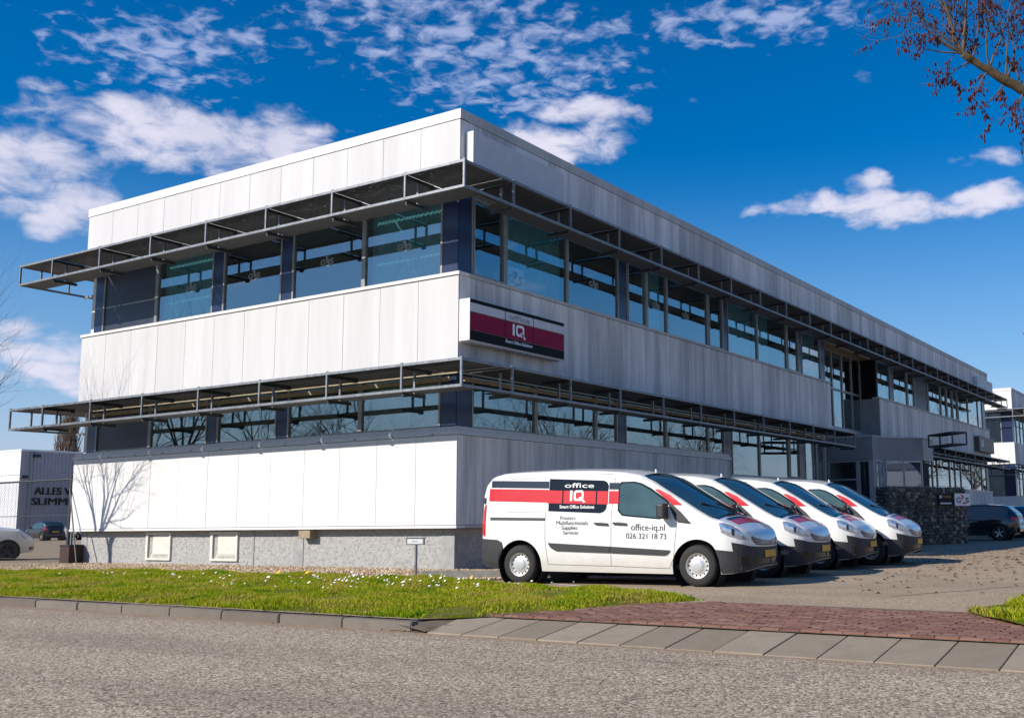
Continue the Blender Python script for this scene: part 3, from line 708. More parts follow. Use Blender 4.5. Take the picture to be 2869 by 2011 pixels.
# ------------------------------------------------------------------ windows
def window(face, u0, u1, z0, z1, par=OB, inset=.23, kind='fixed', curtain=None, fw_=.055, fmat='aluminium', gmat='window_glass', cover=(0, 1)):
    """frame part with its own pane (and curtain or blind) as sub-parts"""
    q = MB(); o0, o1 = -inset - .04, -inset + .045
    u0 += .002; u1 -= .002
    face.box(q, u0, u0 + fw_, o0, o1, z0, z1); face.box(q, u1 - fw_, u1, o0, o1, z0, z1)
    face.box(q, u0 + fw_, u1 - fw_, o0, o1 - .002, z0, z0 + fw_ * .8); face.box(q, u0 + fw_, u1 - fw_, o0, o1 - .002, z1 - fw_ * .8, z1)
    i = fw_
    if kind == 'casement':
        c = .055
        for a, d_, e, h in ((u0 + i, u0 + i + c, z0 + i, z1 - i), (u1 - i - c, u1 - i, z0 + i, z1 - i), (u0 + i + c, u1 - i - c, z0 + i, z0 + i + c), (u0 + i + c, u1 - i - c, z1 - i - c, z1 - i)):
            face.box(q, a + .001, d_ - .001, -inset - .02, o1 + .015, e, h)
        i += c
    wnd = q.build('window', fmat, par)
    if kind == 'panel':
        face.pbox('spandrel', 'dark_panel', wnd, u0 + i, u1 - i, -inset - .02, -inset + .01, z0 + fw_ * .8, z1 - fw_ * .8)
        return wnd
    face.pbox('pane', gmat, wnd, u0 + i, u1 - i, -inset - .006, -inset, z0 + min(i, fw_ * .8 if kind == 'fixed' else i), z1 - min(i, fw_ * .8 if kind == 'fixed' else i))
    if curtain in ('cloth', 'blue'):
        q = MB(); a, b_ = u0 + .05 + (u1 - u0 - .1) * cover[0], u0 + .05 + (u1 - u0 - .1) * cover[1]; n = int((b_ - a) / .025) + 2
        vs = []
        for k in range(n):
            u = a + (b_ - a) * k / (n - 1); o = -inset - .2 - .016 * math.sin(u * 48 + 1.3 * math.sin(u * 7))
            vs += [face.p(u, o, z0 + .03), face.p(u, o, z1 - .03)]
        q.add(vs, [(2*k, 2*k+2, 2*k+3, 2*k+1) for k in range(n-1)])
        q.build('curtain', 'curtain_cloth' if curtain == 'cloth' else 'curtain_blue', wnd, smooth=True)
    elif curtain == 'blind':
        q = MB(); z = z0 + .05
        while z < z1 - .04:
            A = face.p(u0 + .07, -inset - .12, z); B = face.p(u1 - .07, -inset - .12, z); C = face.p(u1 - .07, -inset - .155, z + .022); D = face.p(u0 + .07, -inset - .155, z + .022)
            q.add([A, B, C, D], [(0, 1, 2, 3)]); z += .03
        q.build('blind', 'blind_slat', wnd)
    return wnd
def column(face, u0, u1, z0, z1, o=-.10):
    face.pbox('column', 'navy_panel', OB, u0 + .002, u1 - .002, -.32, o, z0, z1)
U0, U1 = 6.635, 8.615
L0, L1 = 3.145, 4.655
# left facade
for a, b_, kd, cu in ((-13.74, -11.23, 'panel', None), (-11.23, -8.77, 'fixed', 'cloth'), (-8.37, -6.07, 'fixed', None), (-5.68, -3.17, 'fixed', None), (-3.17, -.66, 'fixed', 'cloth')):
    window(FL, a, b_, U0, U1, kind=kd, curtain=cu)
for a, b_, kd, cu in ((-13.74, -11.23, 'panel', None), (-11.23, -8.77, 'fixed', None), (-8.37, -6.07, 'fixed', None), (-5.68, -3.17, 'fixed', None), (-3.17, -.66, 'fixed', 'blind')):
    window(FL, a, b_, L0, L1, kind=kd, curtain=cu)
for a, b_ in ((-14.16, -13.74), (-8.77, -8.37), (-6.07, -5.68), (-.66, -.21)):
    column(FL, a, b_, U0, U1, -.20); column(FL, a, b_, L0, L1, -.20)
# right facade, upper row
UP = [(.66, 1.96, 'casement', None), (1.96, 4.6, 'fixed', 'cloth'), (4.6, 7.18, 'fixed', None), (7.61, 8.8, 'casement', None), (8.8, 10.03, 'fixed', 'cloth'), (10.03, 12.83, 'fixed', None), (12.83, 14.02, 'casement', None),
      (14.34, 16.85, 'fixed', 'cloth'), (16.85, 19.61, 'fixed', 'cloth'), (19.61, 20.85, 'casement', None), (21.17, 23.27, 'fixed', 'cloth')]
for a, b_, kd, cu in UP: window(FR, a, b_, U0, U1, kind=kd, curtain=cu, cover=(0, .55) if a == 16.85 else (0, 1))
for a, b_ in ((.211, .66), (7.18, 7.61), (14.02, 14.34), (20.85, 21.17), (23.27, 23.78)): column(FR, a, b_, U0, U1, -.20)
LO = [(.72, 3.2, 'blind'), (3.2, 5.95, None), (5.95, 7.05, None), (7.47, 9.86, None), (9.86, 12.68, None), (12.68, 13.88, None)]
for a, b_, cu in LO: window(FR, a, b_, L0, L1, curtain=cu)
for a, b_ in ((.211, .72), (7.05, 7.47), (13.88, 14.1)): column(FR, a, b_, L0, L1, -.20)
for a, b_, kd in ((14.45, 16.77, 'fixed'), (16.77, 19.5, 'fixed'), (19.5, 20.63, 'casement'), (21.15, 22.4, 'fixed'), (22.4, 23.2, 'fixed')): window(FR, a, b_, 2.475, L1, kind=kd)
for a, b_ in ((14.1, 14.45), (20.63, 21.15)): column(FR, a, b_, 2.475, L1, -.20)
# right wing
for a, b_, kd in ((30.83, 32.9, 'fixed'), (33.37, 35.85, 'fixed'), (35.85, 37.24, 'casement'), (37.24, 39.8, 'panel'), (40.0, 42.55, 'fixed'), (42.55, 43.94, 'casement'), (43.94, 45.28, 'casement'), (45.28, 46.5, 'casement'), (46.7, 49.23, 'fixed'), (49.23, 51.98, 'fixed'), (51.98, 53.3, 'fixed')):
    window(FR, a, b_, U0, U1, kind=kd)
for a, b_ in ((32.9, 33.37), (39.8, 40.0), (46.5, 46.7), (53.3, 54.1)): column(FR, a, b_, U0, U1, -.20)
ul = [30.9, 33.0, 35.6, 37.9, 40.03, 41.04, 43.82, 45.07, 46.48, 49.21, 52.02, 53.43]
for a, b_ in zip(ul[:-1], ul[1:]): window(FR, a, b_, 2.535, 4.7)
column(FR, 53.43, 53.95, 2.535, 4.7, -.20)
# beige head rails above the ground-floor windows
strips('head_rail', 'beige_trim', [(FL, XL + .4, -.12, -.16, -.12, 4.34, 4.60), (FR, .17, 23.2, -.16, -.12, 4.34, 4.60), (FR, 30.8, 53.3, -.16, -.12, 4.40, 4.64)])
strips('head_rail', 'beige_trim', [(FL, XL + .4, -.3, -.115, -.06, 4.17, 4.27), (FR, .32, 23.2, -.115, -.06, 4.17, 4.27)])

# ------------------------------------------------------------------ stair tower glazing and entrance porch in the recess
FS = Face('R', -.9)
us = [23.85, 25.16, 26.47, 27.78, 29.09, 30.4]
for a, b_ in zip(us[:-1], us[1:]):
    window(FS, a, b_, 4.98, 6.70, inset=.0); window(FS, a, b_, 6.705, 8.42, inset=.0)
q = MB(); q.box(-1.2, -.3, 23.85, 30.4, 8.43, 8.555); q.build('soffit', 'beige_trim', OB)
q = MB(); q.box(-1.3, -.86, 23.85, 30.4, 4.80, 4.975); q.build('ledge', 'aluminium_grey', OB)
q = MB(); q.box(-1.2, -.001, 30.43, 30.62, 3.5, 6.55); q.build('return_wall', 'grey_fascia', OB)
q = MB(); q.box(-1.2, -.13, 30.43, 30.54, 6.56, 8.55); q.build('return_wall', 'sign_black', OB)
q = MB(); q.box(-1.2, -.3, 23.6, 23.78, .9, 8.55); q.build('return_wall', 'grey_fascia', OB)
q = MB(); q.box(-1.9, -1.4, 23.2, 30.4, 0, 4.8); q.build('recess_wall', 'grey_fascia', OB)
q = MB(); q.box(-1.5, -.24, 23.18, 23.28, 0, 4.6); q.build('return_wall', 'grey_fascia', OB)
PP = [(-1.4, 26.0), (1.0, 25.95), (1.05, 27.15), (2.4, 28.75), (2.4, 30.4), (-1.4, 30.4)]
q = MB(); q.prism([(x * 1.0, y) for x, y in PP], 3.45, 4.42); PC = q.build('porch_fascia', 'grey_fascia', OB, fixn=True)
q = MB(); q.prism([(-1.45, 25.94), (1.05, 25.89), (1.1, 27.12), (2.46, 28.72), (2.46, 30.4), (-1.45, 30.4)], 4.425, 4.49); q.build('porch_coping', 'coping_grey', PC, fixn=True)
def wall_window(p0, p1, z0, z1, n, par, gm='window_glass', cu=None, transom=None, door=False):
    """glazed screen between two plan points"""
    p0 = Vector((*p0, 0)); p1 = Vector((*p1, 0)); d_ = (p1 - p0).normalized(); nn = Vector((d_.y, -d_.x, 0)); L = (p1 - p0).length
    q = MB()
    for k in range(n + 1):
        c = p0 + d_ * (L * k / n); q.bar(c + Vector((0, 0, z0)), c + Vector((0, 0, z1)), .07, .09)
    for z in [z0 + .035, z1 - .035] + ([transom] if transom else []):
        for k in range(n): q.bar(p0 + d_ * (L*k/n + .036) + Vector((0, 0, z)), p0 + d_ * (L*(k+1)/n - .036) + Vector((0, 0, z)), .07, .068)
    o = q.build('glazed_door' if door else 'window', 'aluminium_grey', par)
    for k in range(n):
        a = p0 + d_ * (L*k/n + .03); c = p0 + d_ * (L*(k+1)/n - .03); q = MB()
        q.add([(a.x, a.y, z0 + .05), (c.x, c.y, z0 + .05), (c.x, c.y, z1 - .05), (a.x, a.y, z1 - .05)], [(0, 1, 2, 3)]); q.build('pane', gm, o)
        if cu:
            q = MB(); m = 30; vs = []
            for t in range(m):
                e = a + (c - a) * (t / (m - 1)) - nn * (.18 + .03 * math.sin(t * 1.7)); vs += [(e.x, e.y, z0 + .05), (e.x, e.y, z1 - .05)]
            q.add(vs, [(2*t, 2*t+2, 2*t+3, 2*t+1) for t in range(m-1)]); q.build('curtain', cu, o, smooth=True)
    return o
wall_window((-1.05, 26.06), (.25, 26.04), .05, 3.44, 1, OB, transom=2.62, door=True)
wall_window((.33, 26.04), (.82, 26.03), .05, 3.44, 1, OB)
q = MB(); q.box(-1.0, .2, 26.10, 26.14, .05, 2.58); q.build('door_leaf', 'dark_panel', OB)
pbox('post', 'aluminium_grey', OB, .84, 1.0, 26.0, 26.16, 0, 3.449)
wall_window((1.0, 26.2), (1.04, 26.65), .05, 3.44, 1, OB); 
wall_window((1.04, 26.7), (1.06, 27.1), .05, 3.44, 1, OB, transom=2.62, door=True)
wall_window((1.12, 27.25), (2.3, 28.68), 1.05, 3.44, 2, OB, cu='curtain_blue')
q = MB(); q.prism([(1.1, 27.2), (2.38, 28.72), (2.3, 28.8), (1.03, 27.28)], 0, 1.04); q.build('porch_wall', 'panel_weathered', OB, fixn=True)
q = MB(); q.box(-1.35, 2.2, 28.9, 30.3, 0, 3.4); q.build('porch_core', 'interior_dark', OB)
# open shade frame beside the porch
q = MB()
A = [(2.75, 28.45), (4.1, 27.15), (4.55, 27.75), (3.1, 29.0)]
for z in (4.52, 4.02):
    for k in range(4): q.bar((*A[k], z), (*A[(k+1) % 4], z), .07)
for k in range(4): q.bar((*A[k], 4.02), (*A[k], 4.52), .06)
c = ((A[0][0] + A[1][0]) / 2, (A[0][1] + A[1][1]) / 2); q.bar((*c, 4.02), (*c, 4.52), .05)
q.add([(x, y, 4.54) for x, y in A], [(0, 1, 2, 3)])
q.build('shade_frame', 'galvanised_dark', OB)

# ------------------------------------------------------------------ sun shades
def sunshade(par, zt, zl, OL, OR, segL=None, segR=None, inner=.68):
    """galvanised outrigger shelf: rails, posts, arms and gratings (all sub-parts of one shade)"""
    rails = MB()
    if segL:
        a, b_ = segL
        for z in (zt, zl): rails.bar((a, -OL, z), (b_ + .025, -OL, z), .05, .055)
        for z in (zt, zl): rails.bar((a, -OL + .026, z), (a, 9, z), .05, .055)
        rails.bar((a + .026, .6, zl - .03), (XL + .25, .6, zl - .03), .05, .07)
    if segR:
        a, b_ = segR
        for z in (zt, zl): rails.bar((OR, a + (.026 if segL else 0), z), (OR, b_, z), .05, .055)
    S = rails.build('sunshade', 'galvanised', par)
    def post(p, q_):
        m = MB(); m.bar(p, q_, .045, .045); m.build('post', 'galvanised', S)
    def arm(p, q_, w=.05):
        m = MB(); m.bar(p, q_, w, .07); m.build('arm', 'galvanised_dark', S)
    def grate(x0, x1, y0, y1, z):
        m = MB(); m.box(x0, x1, y0, y1, z, z + .012); m.build('grating', 'grating', S)
    def clamp(p, q_):
        m = MB(); m.bar(p, q_, .06, .03); m.build('clamp', 'galvanised_dark', S)
    if segL:
        a, b_ = segL; ps = [a] + [u for u in (-13.78, -11.54, -9.31, -7.08, -4.86, -2.63, -.39)] + [b_]
        for k, u in enumerate(ps):
            post((u, -OL - .001, zl - .03), (u, -OL - .001, zt + .05))
            if 0 < k < len(ps) - 1:
                arm((u, -OL + .03, zt - .05), (u, -.45, zt - .05)); arm((u, -OL + .03, zl - .065), (u, -.62, zl - .065))
                post((u, -.95, zl - .03), (u, -.95, zt - .085)); clamp((u - .05, -.5, zt - .10), (u + .05, -.5, zt - .10)); clamp((u - .05, -OL + .1, zl - .11), (u + .05, -OL + .1, zl - .11))
        post((a, -.75, zl), (a, -.75, zt)); post((a, .1, zl), (a, .1, zt))
        for u0, u1 in zip(ps[:-1], ps[1:]):
            grate(u0 + .03, u1 - .03, -OL + .025, -.02 if u0 > a + .1 else 8.8, zt - .012)
            grate(u0 + .03, u1 - .03, -OL + .025, -inner, zl - .012)
    if segR:
        a, b_ = segR; ps = [.34 if segL else a]
        while ps[-1] < b_ - 1.5: ps.append(ps[-1] + 2.252)
        ps[-1] = b_
        for u in ps:
            post((OR + .001, u, zl - .03), (OR + .001, u, zt + .05))
            arm((OR - .03, u, zt - .05), (.45, u, zt - .05)); arm((OR - .03, u, zl - .065), (.62, u, zl - .065))
            post((.92, u, zl - .03), (.92, u, zt - .085))
        q_ = [-.02 if segL else a] + ps
        for u0, u1 in zip(q_[:-1], q_[1:]):
            if u1 - u0 < .1: continue
            grate(.02, OR - .025, u0 + .03, u1 - .03, zt - .012)
            grate(inner, OR - .025, u0 + .03, u1 - .03, zl - .012)
    return S
sunshade(OB, 8.57, 8.02, 1.35, 1.27, (-15.41, 1.27), (-1.35, 54.0))
sunshade(OB, 4.36, 3.81, 1.35, 1.25, (-15.41, 1.25), (-1.35, 22.95))
sunshade(OB, 4.46, 3.95, 1.35, 1.27, None, (30.3, 53.6))
# ================================================================== signs on the facade
def q_shape(mb, y0, z0, w, h, P):
    """letters I and Q drawn as in the emblem; P maps (u, v) to 3-D"""
    def rect(a, b_, c, d_): mb.add([P(a, c), P(b_, c), P(b_, d_), P(a, d_)], [(0, 1, 2, 3)])
    rect(y0, y0 + w*.15, z0 + h*.12, z0 + h)
    def ring(u0, u1, v0, v1, t, r, n=5):
        def rr(u0, u1, v0, v1, r):
            L = []
            for cx, cy, a0 in ((u1-r, v1-r, 0), (u0+r, v1-r, 90), (u0+r, v0+r, 180), (u1-r, v0+r, 270)):
                for k in range(n+1): L.append((cx + r*math.cos(R(a0 + 90*k/n)), cy + r*math.sin(R(a0 + 90*k/n))))
            return L
        A = rr(u0, u1, v0, v1, r); B = rr(u0+t, u1-t, v0+t, v1-t, r*.5); m = len(A)
        mb.add([P(*q) for q in A] + [P(*q) for q in B], [(k, (k+1) % m, m + (k+1) % m, m + k) for k in range(m)])
    ring(y0 + w*.25, y0 + w*.86, z0 + h*.12, z0 + h, w*.12, w*.14)
    mb.add([P(y0 + w*.55, z0 + h*.42), P(y0 + w*.68, z0 + h*.46), P(y0 + w, z0 + h*.02), P(y0 + w*.88, z0 - h*.04)], [(3, 2, 1, 0)])
def g4s(name, O, U, V, w, h, par, vinyl=None):
    """G, arrow-like 4 and S emblem on a plane"""
    O = Vector(O); U = Vector(U).normalized(); V = Vector(V).normalized(); N = U.cross(V)
    dk = vinyl or 'print_dark'; rd = vinyl or 'sign_red'; wt = vinyl or 'sign_white'
    a = text_on(name, 'G', 1, dk, par, O, U, V, fit=(w*.36, h*.62), offset=.03); a.location = V * (h * .12)
    s = text_on(name, 'S', 1, dk, par, O + U*(w*.70), U, V, fit=(w*.30, h*.62), offset=.03); s.location = V * (h * .12)
    P = lambda u, v: O + U*(u*w) + V*(v*h) + N*.002
    m = MB(); m.add([P(.30, .98), P(.60, .98), P(.56, .62), P(.36, .42), P(.46, .80)], [(4, 3, 2, 1, 0)] if False else [(0, 4, 3, 2, 1)])
    m.add([P(.44, .18), P(.80, .18), P(.72, .02), P(.52, .0)], [(0, 3, 2, 1)]); m.build(name, rd, par)
    f = text_on(name, '4', 1, wt if not vinyl else vinyl, par, O + U*(w*.42) + N*.004, U, V, fit=(w*.30, h*.50), offset=.02); f.location = V * (h * .18)
S1 = thing('sign_box', 'white light box sign with maroon band and office logo on the middle wall band', 'sign', (.05, -.03, 5.02))
q = MB(); q.box(0, .30, 0, 3.68, 0, .95); q.build('case', 'sign_white', S1, bevel=.008)
q = MB(); q.box(.05, .27, .06, 3.62, -.028, -.001); q.build('bottom_tray', 'sign_pale', S1)
def face_rect(y0, y1, z0, z1, mat, name, x=.303):
    q = MB(); q.add([(x, y0, z0), (x, y1, z0), (x, y1, z1), (x, y0, z1)], [(0, 1, 2, 3)]); q.build(name, mat, S1)
face_rect(.012, 3.668, .01, .235, 'sign_black', 'black_field'); face_rect(.012, 3.668, .238, .64, 'sign_maroon', 'maroon_field')
face_rect(.012, 3.668, .643, .655, 'sign_black', 'divider'); face_rect(.012, 3.668, .658, .85, 'sign_pale', 'pale_field'); face_rect(.012, 3.668, .853, .94, 'sign_black', 'black_field')
for yy in (1.26, 2.36): face_rect(yy, yy + .022, .238, .85, 'sign_black', 'divider', .305)
text_on('lettering', 'office', .2, 'grey_fascia', S1, (.307, 1.42, .69), (0, 1, 0), (0, 0, 1), fit=(.80, .13), offset=.004)
text_on('lettering', 'Smart Office Solutions', .1, 'sign_pale', S1, (.307, 1.28, .12), (0, 1, 0), (0, 0, 1), fit=(1.06, .085), offset=.006)
q = MB(); q_shape(q, 1.55, .29, .52, .31, lambda u, v: (.307, u, v)); q.build('logo', 'sign_white', S1)
S2 = thing('sign_box', 'blank grey light box sign on the roof band beside the corner', 'sign', (.03, .16, 9.13))
q = MB(); q.box(0, .22, 0, 3.66, 0, .80); q.build('case', 'sign_white', S2, bevel=.006)
q = MB(); q.box(.2205, .224, .012, 3.65, .012, .79); q.build('face', 'sign_pale', S2)
S3 = thing('sign_box', 'small pale sign with blue lettering at the far end of the roof band', 'sign', (.03, 50.2, 8.95))
q = MB(); q.box(0, .25, 0, 4.4, 0, .85); q.build('case', 'sign_pale', S3, bevel=.006)
text_on('lettering', 'Smart IT Services', .3, 'stripe_navy', S3, (.254, .5, .25), (0, 1, 0), (0, 0, 1), fit=(3.5, .34), offset=.006)
S4 = thing('sign_box', 'dark brown sign with small pale emblem at the far end of the middle band', 'sign', (.03, 49.5, 4.98))
q = MB(); q.box(0, .3, 0, 4.2, 0, .95); q.build('case', 'sign_brown', S4, bevel=.006)
q = MB(); q.add([(.304, .5, .3), (.304, 1.2, .3), (.304, 1.2, .75), (.304, .5, .75)], [(0, 1, 2, 3)]); q.build('emblem', 'sign_pale', S4)
text_on('lettering', 'Nobel', .3, 'gold_print', S4, (.304, 1.5, .42), (0, 1, 0), (0, 0, 1), fit=(1.8, .3))
# poster and vinyl logos behind the glass
P1 = thing('window_poster', 'white poster with dark and red logo leaning in the upper window beside the corner', 'poster', (-.244, 2.06, 6.71))
q = MB(); q.add([(0, 0, 0), (0, .70, 0), (-.02, .70, .52), (-.02, 0, .52)], [(0, 1, 2, 3)]); q.build('sheet', 'sign_white', P1)
g4s('logo', (.006, .05, .06), (0, 1, 0), (0, 0, 1), .6, .36, P1)
def vin(face, u, z, label):
    o = face.p(u, -.227, z); t = thing('window_sticker', label, 'sticker', o)
    g4s('letter', (0, 0, 0), (1, 0, 0) if face.k == 'L' else (0, 1, 0), (0, 0, 1), .46, .26, t, vinyl='window_vinyl')
vin(FL, -2.1, 7.40, 'faint frosted three-letter logo on the curtained left-wall window next to the corner')
vin(FL, -4.7, 7.40, 'frosted three-letter logo on the left-wall window second from the corner')
vin(FL, -7.4, 7.40, 'frosted three-letter logo on the left-wall window between the two dark columns')
vin(FL, -10.0, 7.40, 'faint frosted three-letter logo on the curtained left-wall window beside the dark panel')
vin(FR, 5.7, 7.35, 'frosted three-letter logo on the uncurtained right-wall window nearest the corner')
vin(FR, 9.2, 7.35, 'frosted three-letter logo on the narrow curtained window of the right wall')
vin(FR, 11.1, 7.35, 'frosted three-letter logo on the wide right-wall window after the narrow curtained one')

# ================================================================== gabion wall
a = Vector((4.05, 17.87, 0)); c = Vector((5.67, 22.44, 0)); ang = math.atan2(c.y - a.y, c.x - a.x); GL = (c - a).length
GB = thing('gabion_wall', 'dark stone gabion wall standing in front of the entrance', 'wall', a, ang)
q = MB(); q.box(.04, GL - .04, .06, .54, 0, 2.03); q.build('core', 'print_dark', GB)
ico = []
def rock(mb, c, s):
    bm = bmesh.new(); bmesh.ops.create_icosphere(bm, subdivisions=1, radius=1)
    e = (random.uniform(.75, 1.15), random.uniform(.6, 1.0), random.uniform(.6, 1.0)); M = Matrix.Rotation(random.random()*6, 3, Vector((random.random(), random.random(), random.random() + .1)).normalized())
    vs = [M @ Vector((v.co.x*e[0], v.co.y*e[1], v.co.z*e[2])) * s * random.uniform(.82, 1.12) + Vector(c) for v in bm.verts]
    bm.verts.index_update(); fs = [tuple(v.index for v in f.verts) for f in bm.faces]; bm.free(); mb.add(vs, fs)
q = MB(); random.seed(5)
z = .05
while z < 2.03:
    x = .05
    while x < GL - .03:
        s = random.uniform(.06, .115); rock(q, (x, random.uniform(.045, .075), z + random.uniform(-.02, .02)), s); x += s * 1.5
    for yy in (.16, .28, .40, .5): rock(q, (.05 + random.uniform(-.01, .02), yy, z), .065); rock(q, (GL - .05, yy, z), .065)
    z += .118
x = .06
while x < GL:
    for yy in (.12, .24, .36, .48): rock(q, (x, yy, 2.02 + random.uniform(-.02, .01)), random.uniform(.05, .075))
    x += .11
stuff(q.build('stones', 'gabion_stone', GB))
q = MB()
for k in range(int(GL / .1) + 1): q.bar((k*.1, -.065, 0), (k*.1, -.065, 2.08), .003)
for k in range(21): q.bar((0, -.065, k*.104), (GL, -.065, k*.104), .003)
for k in range(11):
    for xx in (-.02, GL + .02): q.bar((xx, -.03, k*.208), (xx, .6, k*.208), .004)
for z in (1.04, 2.08): q.bar((0, -.068, z), (GL, -.068, z), .012)
q.build('wire_cage', 'gabion_wire', GB)
N1 = thing('name_plate', 'white plate with dark and red three-letter logo on the gabion wall', 'sign', GB.matrix_world @ Vector((0, 0, 0)), 0)
def on_gab(u, o, z): return Vector((a.x + math.cos(ang)*u + math.sin(ang)*o, a.y + math.sin(ang)*u - math.cos(ang)*o, z))
N1.location = on_gab(GL - .98, .09, 1.38); N1.rotation_euler = (0, 0, ang)
q = MB(); q.box(0, 1.0, -.02, 0, 0, .45); q.build('plate', 'sign_white', N1); g4s('logo', (.08, -.023, .06), (1, 0, 0), (0, 0, 1), .84, .34, N1)
N2 = thing('name_plate', 'small black plate with gold lettering beside the white plate on the gabion wall', 'sign', on_gab(GL - 2.0, .09, 1.4), ang)
q = MB(); q.box(0, .9, -.015, 0, 0, .42); q.build('plate', 'sign_black', N2)
text_on('lettering', 'Nobel', .12, 'gold_print', N2, (.3, -.018, .27), (1, 0, 0), (0, 0, 1), fit=(.48, .1))
q = MB(); q.add([(.06, -.018, .25), (.22, -.018, .25), (.22, -.018, .36), (.06, -.018, .36)], [(0, 1, 2, 3)]); q.add([(.1, -.018, .04), (.8, -.018, .04), (.8, -.018, .10), (.1, -.018, .10)], [(0, 1, 2, 3)]); q.build('emblem', 'sign_pale', N2)

# small sign on a post in the gravel
SP = thing('post_sign', 'small grey sign plate on a thin steel post in front of the office wall', 'sign', (.85, -2.17, 0))
q = MB(); q.tube([(0, 0, -.1), (0, 0, .68)], .028, 10); q.build('post', 'galvanised', SP)
q = MB(); q.box(-.235, .235, -.035, -.012, .62, .745); q.box(-.25, .25, -.05, .0, .746, .76); q.build('plate', 'sign_back', SP)
q = MB(); q.add([(-.2, -.037, .64), (.2, -.037, .64), (.2, -.037, .735), (-.2, -.037, .735)], [(0, 1, 2, 3)]); q.build('face', 'sign_pale', SP)
text_on('lettering', 'parkeren', .1, 'print_dark', SP, (-.07, -.039, .67), (1, 0, 0), (0, 0, 1), fit=(.14, .03))

# diamond road sign at the right edge (seen from behind)
DS = thing('road_sign', 'back of a diamond-shaped road sign at the right edge of the photo', 'sign', (13.53, -6.96, 0), 0)
q = MB(); q.tube([(0, 0, -.1), (0, 0, 3.25)], .035, 10); q.build('pole', 'galvanised', DS)
uu = Vector((.859, .511, 0)); nn = Vector((-.511, .859, 0))
def diamond(mb, r, o0, o1):
    C = Vector((0, 0, 2.78)); P = [C - uu*r, C - Vector((0, 0, r)), C + uu*r, C + Vector((0, 0, r))]
    mb.add([p_ - nn*o0 for p_ in P] + [p_ - nn*o1 for p_ in P], [(0, 1, 2, 3), (7, 6, 5, 4)] + [(k, 4+k, 4+(k+1) % 4, (k+1) % 4) for k in range(4)])
q = MB(); diamond(q, .415, .045, .06); q.build('plate', 'sign_back', DS, fixn=True)
q = MB(); diamond(q, .43, .03, .044); q.build('rim', 'sign_edge', DS, fixn=True)

